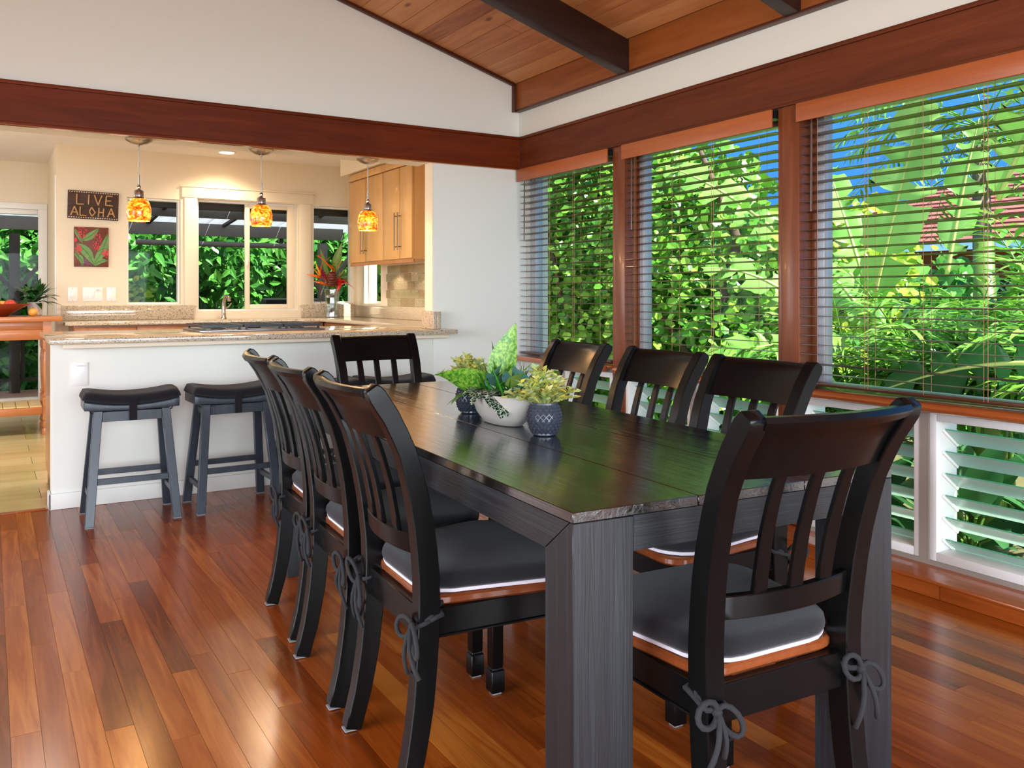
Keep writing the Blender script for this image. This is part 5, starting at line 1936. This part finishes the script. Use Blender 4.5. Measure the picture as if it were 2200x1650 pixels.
def leaf_cloud(n, box, size, rnd, shape='round', bias=(-.6, -.5, .5), taper=None, clump=0):
    """scatter of single leaves in a box region; each leaf a small folded polygon"""
    m = MB()
    (x0, x1), (y0, y1), (z0, z1) = box
    cl = [(rnd.uniform(x0, x1), rnd.uniform(y0, y1), rnd.uniform(z0, z1)) for _ in range(clump)] if clump else None
    for _ in range(n):
        if cl:
            c = rnd.choice(cl)
            s_ = .16
            p = Vector((c[0] + rnd.gauss(0, s_), c[1] + rnd.gauss(0, s_), c[2] + rnd.gauss(0, s_)))
        else:
            p = Vector((rnd.uniform(x0, x1), rnd.uniform(y0, y1), rnd.uniform(z0, z1)))
        if taper and not taper(p):
            continue
        s = size * rnd.uniform(.6, 1.25)
        nm = (Vector(bias) + Vector((rnd.gauss(0, .55), rnd.gauss(0, .55), rnd.gauss(0, .45)))).normalized()
        if shape == 'round':
            t = nm.orthogonal().normalized()
            t = Matrix.Rotation(rnd.uniform(0, 2 * PI), 3, nm) @ t
            u = nm.cross(t)
            vs = [p + t * s * .5, p + t * s * .2 + u * s * .42, p - t * s * .25 + u * s * .36, p - t * s * .45, p - t * s * .25 - u * s * .36, p + t * s * .2 - u * s * .42]
            for i in (1, 2, 4, 5):
                vs[i] = vs[i] + nm * s * .10
            m.raw(vs, [(0, 1, 2, 3), (0, 3, 4, 5)])
        else:
            d = (Vector((rnd.gauss(0, .7), rnd.gauss(0, .7), rnd.gauss(-.5, .5)))).normalized()
            sd = d.cross(nm)
            if sd.length < .1:
                sd = d.orthogonal()
            sd.normalize()
            nm2 = sd.cross(d)
            L, W = s, s * .17
            vs = [p, p + d * L * .3 + sd * W + nm2 * W * .3, p + d * L * .65 + sd * W * .8 + nm2 * (W * .3 - L * .05), p + d * L - nm2 * L * .16, p + d * L * .65 - sd * W * .8 + nm2 * (W * .3 - L * .05), p + d * L * .3 - sd * W + nm2 * W * .3, p + d * L * .35, p + d * L * .68 - nm2 * L * .05]
            m.raw(vs, [(0, 6, 1), (6, 7, 2, 1), (7, 3, 2), (0, 5, 6), (6, 5, 4, 7), (7, 4, 3)])
    return m
def tree(name, loc, label, cat, group, foliage, leafm, stems, barkm=None):
    t = empty(name, loc, label=label, cat=cat, group=group)
    o = None
    for f in foliage:
        for i, v in enumerate(f.v):
            f.v[i] = (v[0] - loc[0], v[1] - loc[1], v[2] - loc[2])
        o = f.build('foliage', leafm, t)
        o['kind'] = 'stuff'
    for pts, r in stems:
        m = MB()
        m.tube([Vector(p) - Vector(loc) for p in pts], r, 8)
        m.build('trunk', barkm or M['bark'], t, smooth=True)
    return t

# ---- leafy hedge trees outside the left and middle dining windows
def hedge_top(p):
    lim = 1.75 + (p.y - 4.8) * .62 if p.y < 6.6 else 3.4
    return p.z < lim + .25 * math.sin(p.y * 7) + .15 * math.sin(p.y * 17 + p.x * 5)
rh = random.Random(77)
HD = [((4.85, 6.0), 'round-leaved hedge tree outside the middle window'), ((6.0, 7.7), 'round-leaved hedge tree outside the left window, beside the middle one'), ((7.7, 10.2), 'round-leaved hedge tree at far left of the dining windows')]
for (y0, y1), lb in HD:
    L = y1 - y0
    f1 = leaf_cloud(int(4600 * L), ((4.95, 5.7), (y0, y1), (ZG, 3.3)), .085, rh, 'round', (-.6, -.5, .55), hedge_top, clump=int(120 * L))
    f2 = leaf_cloud(int(900 * L), ((5.6, 6.1), (y0, y1), (ZG, 3.2)), .20, rh, 'round', (-.7, -.3, .3), hedge_top)
    ym = (y0 + y1) / 2
    tree('hedge_tree', (5.4, ym, ZG), lb, 'tree', 'trees outside the dining windows', [f1, f2], M['hedge_leaf'],
         [([(5.4, ym, ZG), (5.35, ym + .1, .6), (5.45, ym - .2, 1.6), (5.3, ym + .1, 2.4)], [.07, .06, .045, .02]), ([(5.35, ym, .3), (5.1, ym + .5, 1.1), (5.0, ym + .7, 2.0)], [.035, .03, .015])])
# bush tops behind
f = leaf_cloud(2600, ((7.6, 8.6), (5.6, 7.2), (ZG, 2.25)), .12, rh, 'round', (-.5, -.5, .6), lambda p: p.z < 1.5 + .75 * math.exp(-((p.y - 6.1) / .35) ** 2), clump=90)
tree('garden_bush', (8.1, 6.4, ZG), 'green bush rising in front of the red roof', 'bush', None, [f], M['lime_leaf'], [([(8.1, 6.3, ZG), (8.1, 6.2, 1.6)], [.05, .02])])
f = leaf_cloud(7000, ((9.0, 11.0), (1.5, 12.5), (ZG, 1.7)), .2, rh, 'round', (-.5, -.5, .6), lambda p: p.z < 1.4 + .3 * math.sin(p.y * 2.3), clump=170)
tree('garden_hedge', (10, 7, ZG), 'low green hedge running before the neighbouring house', 'hedge', None, [f], M['mango_leaf'], [([(10, 7, ZG), (10, 7, .6)], [.05, .03])])

# ---- banana plants
def banana_leaf(t, base, tip, W, sag, m, rnd, tear=.6, facing=(-.6, -.6, .3)):
    base, tip = Vector(base), Vector(tip)
    o = Vector(t.location)
    n = 30
    mid = []
    for j in range(n + 1):
        u = j / n
        p = base.lerp(tip, u) + UP * sag * math.sin(PI * u) * (1 if sag > 0 else 1)
        mid.append(p)
    d = (tip - base).normalized()
    nm = Vector(facing)
    nm = (nm - d * nm.dot(d)).normalized()
    side = d.cross(nm).normalized()
    b = MB()
    for sg in (-1, 1):
        j = 0
        while j < n:
            k = rnd.choice((2, 3, 4, 6)) if rnd.random() < .75 else 8
            k = min(k, n - j)
            dr = rnd.uniform(.05, .28) if rnd.random() < tear else .03
            rows = []
            for q in range(k + 1):
                u = (j + q) / n
                w = W * (max(0.02, math.sin(PI * min(1, u * .97 + .03)) ** .55))
                sh = .006 if q in (0, k) else 0
                p = mid[j + q]
                gp = (1 if q == 0 else -1 if q == k else 0) * (.055 if tear > .45 else .02)
                e1 = p + d * gp * .5 + (side * sg * w * .5) + nm * w * .05 - UP * dr * w * .15
                e2 = p + d * gp * rnd.uniform(.8, 1.6) + (side * sg * w * rnd.uniform(.9, 1.05)) - UP * dr * w - nm * w * .04 + d * w * .22
                rows.append((p, e1, e2))
            vs = [q_ - o for r in rows for q_ in r]
            fs = []
            for q in range(k):
                a = q * 3
                fs += [(a, a + 1, a + 4, a + 3), (a + 1, a + 2, a + 5, a + 4)]
            b.raw(vs, fs)
            j += k
    lf = b.build('leaf', m, t, smooth=True)
    MB().tube([p - o - nm * .002 for p in mid], [.018 * (1 - .8 * j / n) for j in range(n + 1)], 6).build('midrib', M['midrib'], lf, smooth=True)
rb2 = random.Random(8)
def banana(loc, label, leaves, m, stem_h):
    t = empty('banana_plant', loc, label=label, cat='plant', group='banana plants in the garden')
    MB().tube([(0, 0, 0), (.02, 0, stem_h * .5), (0, 0, stem_h)], [.11, .09, .06], 12).build('stem', M['stem'], t, smooth=True)
    for base, tip, W, sag, te in leaves:
        banana_leaf(t, base, tip, W, sag, m, rb2, te)
    return t
banana((6.05, 4.32, ZG), 'tall banana plant with upright torn leaves against the sky', [
    ((6.0, 4.30, 1.15), (6.0, 3.87, 2.70), .25, .0, .95), ((6.15, 4.45, 1.10), (6.25, 4.98, 2.35), .17, .02, .5), ((6.4, 3.95, 1.3), (6.5, 3.75, 2.5), .15, .05, .9), ((6.0, 4.35, .9), (5.75, 4.75, 1.35), .15, .12, .3)], M['banana_leaf'], 1.75)
banana((5.7, 4.75, ZG), 'banana plant arching its long leaves across the middle window', [
    ((5.6, 4.72, 1.50), (5.0, 5.75, 2.30), .17, .10, .8), ((5.5, 4.5, 1.02), (4.85, 5.05, 1.36), .13, .10, .5), ((5.2, 4.1, .72), (4.5, 4.85, .50), .16, .14, .6)], M['banana_leaf'], 1.9)
banana((5.6, 3.2, ZG), 'banana plant with broad pale leaves at the top right of the right window', [
    ((5.5, 3.05, 1.75), (5.4, 2.55, 2.55), .22, .06, .5), ((5.55, 2.9, 1.2), (5.2, 2.3, 1.5), .16, .1, .6)], M['banana_leaf'], 2.1)
banana((4.6, 1.9, ZG), 'banana plant with one low torn leaf over the right hand rail', [
    ((4.5, 2.05, .80), (4.3, 3.05, .60), .17, .07, 1.0), ((4.6, 1.9, .8), (5.0, 1.1, 1.3), .2, .1, .5)], M['banana_dark'], 1.3)

# ---- feather palms
def frond(t, base, az, el, L, rnd, m, ll=.38, n=20, droop=1.1):
    b = MB()
    o = Vector(t.location)
    d = Vector((math.cos(az) * math.cos(el), math.sin(az) * math.cos(el), math.sin(el)))
    p = Vector(base)
    pts = [p.copy()]
    st = 12
    for j in range(st):
        d = (d + Vector((0, 0, -droop / st * (.4 + j / st)))).normalized()
        p = p + d * L / st
        pts.append(p.copy())
    b.tube([q - o for q in pts], [.012 * (1 - .85 * j / st) for j in range(st + 1)], 5)
    for j in range(n):
        u = .12 + .88 * j / n
        f_ = u * st
        i0 = min(int(f_), st - 1)
        c = pts[i0].lerp(pts[i0 + 1], f_ - i0)
        dd = (pts[i0 + 1] - pts[i0]).normalized()
        sd = dd.cross(UP)
        if sd.length < .05:
            sd = Vector((1, 0, 0))
        sd.normalize()
        lk = ll * (math.sin(PI * (.15 + .8 * u)) ** .6) * rnd.uniform(.85, 1.1)
        for sg in (-1, 1):
            ld = (sd * sg * .85 + dd * .65 + UP * rnd.uniform(.0, .35))
            blade_leaf(b, c - o, ld, lk, .021, rnd.uniform(.5, 1.2), 4, .25, rnd.uniform(-.3, .3))
    fr = b.build('frond', m, t, smooth=True)
    return fr
rpa = random.Random(19)
def palm(name, loc, label, n, L, z0, m, el=(.25, 1.35), ll=.38, group='feather palms outside the right window', trunk=None, droop=1.1, azr=(0, 2 * PI)):
    t = empty(name, loc, label=label, cat='palm', group=group)
    if trunk:
        MB().tube([(0, 0, 0), (trunk * .3, .05, z0 * .5), (0, 0, z0)], [.16, .12, .10], 10).build('trunk', M['trunk_grey'], t, smooth=True)
    else:
        for k in range(4):
            MB().tube([(rpa.uniform(-.1, .1), rpa.uniform(-.1, .1), 0), (rpa.uniform(-.05, .05), rpa.uniform(-.05, .05), z0)], [.03, .02], 8).build('stem', M['stem'], t, smooth=True)
    for k in range(n):
        az = azr[0] + (azr[1] - azr[0]) * k / n + rpa.uniform(-.2, .2)
        frond(t, Vector(loc) + Vector((0, 0, z0)) + Vector((rpa.uniform(-.06, .06), rpa.uniform(-.06, .06), 0)), az, rpa.uniform(*el), L * rpa.uniform(.8, 1.15), rpa, m, ll, droop=droop)
    return t
palm('feather_palm', (5.0, 3.75, ZG), 'feather palm at left of the right window, beside the brown post', 20, 1.05, .85, M['palm_leaf'])
palm('feather_palm', (4.95, 3.05, ZG), 'feather palm in the middle of the right window', 22, 1.15, .95, M['palm_leaf'])
palm('feather_palm', (5.3, 2.45, ZG), 'feather palm at the right edge of the right window', 22, 1.25, 1.05, M['palm_leaf'])
palm('feather_palm', (6.2, 3.4, ZG), 'feather palm behind the others, below the red roof', 18, 1.1, 1.2, M['palm_leaf'])
palm('coconut_palm', (11.2, 6.45, ZG), 'tall coconut palm beyond the neighbouring roof', 18, 2.0, 3.95, M['palm_leaf'], (-.4, 1.2), .6, None, trunk=.5, droop=1.3)

# ---- broad dark plants below the louvres
rbd = random.Random(6)
def broad_plant(loc, label, m, n=16, L=.5, W=.11, h=.25):
    t = empty('broadleaf_plant', loc, label=label, cat='plant', group='broad-leaved plants below the louvres')
    for k in range(n):
        a = rbd.uniform(0, 2 * PI)
        e_ = rbd.uniform(.2, 1.3)
        d = Vector((math.cos(a) * math.cos(e_), math.sin(a) * math.cos(e_), math.sin(e_)))
        b = MB()
        p0 = Vector((d.x * .05, d.y * .05, h * rbd.uniform(.5, 1.2)))
        blade_leaf(b, p0 + d * .12, d, L * rbd.uniform(.7, 1.2), W * rbd.uniform(.7, 1.2), rbd.uniform(.5, 1.3), 7, .2)
        lf = b.build('leaf', m, t, smooth=True)
        MB().tube([(d.x * .02, d.y * .02, 0), p0, p0 + d * .12], .008, 5).build('stalk', M['stem'], lf)
    return t
BP = [(3.95, 1.75, 'nearest the camera, under the right louvres'), (4.0, 2.35, 'under the mullion of the right louvres'), (3.9, 2.95, 'behind the brown post by the right louvres'), (4.0, 3.55, 'under the middle louvres, near half'), (3.95, 4.15, 'behind the far post by the middle louvres'), (4.0, 4.8, 'under the left louvres, near the corner'), (4.35, 2.05, 'second row, right louvres'), (4.4, 3.2, 'second row, middle louvres')]
for k, (x, y, lb) in enumerate(BP):
    broad_plant((x, y, ZG + (.032 if 4.2 < x < 4.75 else .001)), 'dark broad-leaved garden plant ' + lb, M['banana_dark'], 17, .55, .10, .5)

# ---- neighbouring house with red shingle roof
M['shingle'] = wood('shingle', ['#7a3f38', '#96564c', '#a86a5e'], rough=.8, scl=(12, 3, 12), bump=.3, coord='World')
M['house_wall'] = mat('house_wall', '#a8603c', 0.8)
hs = empty('neighbour_house', (15.5, 9.0, ZG), label='neighbouring house with a long red brown shingle roof', cat='house')
MB().box(-1.6, 3.2, -6.0, 2.2, 0, 2.5).build('wall', M['house_wall'], hs)
nr = 16
for r in range(nr):
    t0, t1 = r / nr, (r + 1) / nr
    xa, xb = -2.3 + 4.0 * t0, -2.3 + 4.0 * t1
    za, zb_ = 2.60 + 1.55 * t0, 2.60 + 1.55 * t1
    ye = 2.9 - 1.9 * t0
    MB().raw([(xa, -7, za + .03), (xa, ye, za + .03), (xb, ye, zb_), (xb, -7, zb_), (xa, -7, za - .03), (xa, ye, za - .03), (xb, ye, zb_ - .05), (xb, -7, zb_ - .05)], [(0, 1, 2, 3), (4, 5, 6, 7), (0, 1, 5, 4), (1, 2, 6, 5), (2, 3, 7, 6), (3, 0, 4, 7)]).build('shingle_course', M['shingle'], hs)
MB().prism([(1.7, 4.1), (5.0, 2.6), (5.0, 2.5), (1.7, 4.0)], 'y', -7, 1.0).build('far_roof_slope', M['shingle'], hs)
MB().box(-1.605, -1.58, -2.0, -1.0, 1.0, 2.0).build('window', M['dark_slot'], hs)

# ---- mango trees behind the lanai
rm = random.Random(55)
MT = [((-3.0, -.3), 12.9, 'mango-leaved tree seen through the glass door'), ((-.3, 2.6), 13.0, 'mango-leaved tree behind the left and sliding kitchen windows'), ((2.6, 5.4), 13.0, 'mango-leaved tree behind the sliding kitchen window, right part'), ((5.4, 8.6), 12.6, 'mango-leaved tree seen past the flower vase')]
for (x0, x1), yy, lb in MT:
    L = x1 - x0
    f1 = leaf_cloud(int(1250 * L), ((x0, x1), (yy - .5, yy + .7), (ZG, 3.3)), .26, rm, 'long', (0, -.8, .4), None, clump=int(50 * L))
    f2 = leaf_cloud(int(450 * L), ((x0, x1), (yy + .7, yy + 1.3), (ZG, 3.3)), .42, rm, 'round', (0, -.9, .2))
    xm = (x0 + x1) / 2
    tree('mango_tree', (xm, yy, ZG), lb, 'tree', 'trees behind the lanai', [f1, f2], M['mango_leaf'], [([(xm, yy + .4, ZG), (xm + .1, yy + .4, 1.0), (xm - .2, yy + .3, 2.6)], [.12, .09, .05])])
f = leaf_cloud(1500, ((.8, 2.3), (11.95, 12.4), (ZG, 1.35)), .08, rm, 'round', (0, -.8, .5), lambda p: p.z < 1.5 - abs(p.x - 1.5) * .7, clump=40)
tree('lime_shrub', (1.5, 12.2, ZG), 'yellow green shrub beside the lanai, seen in the left kitchen window', 'shrub', None, [f], M['lime_leaf'], [([(1.5, 12.2, ZG), (1.5, 12.2, .5)], [.03, .02])])
f = leaf_cloud(1900, ((4.2, 6.4), (8.6, 11.0), (ZG, 2.4)), .12, rm, 'round', (-.5, -.5, .5), None, clump=60)
tree('lime_tree', (5.3, 9.8, ZG), 'bright green tree at right of the flower vase, outside the corner window', 'tree', None, [f], M['lime_leaf'], [([(5.3, 9.8, ZG), (5.3, 9.8, 1.5)], [.06, .03])])
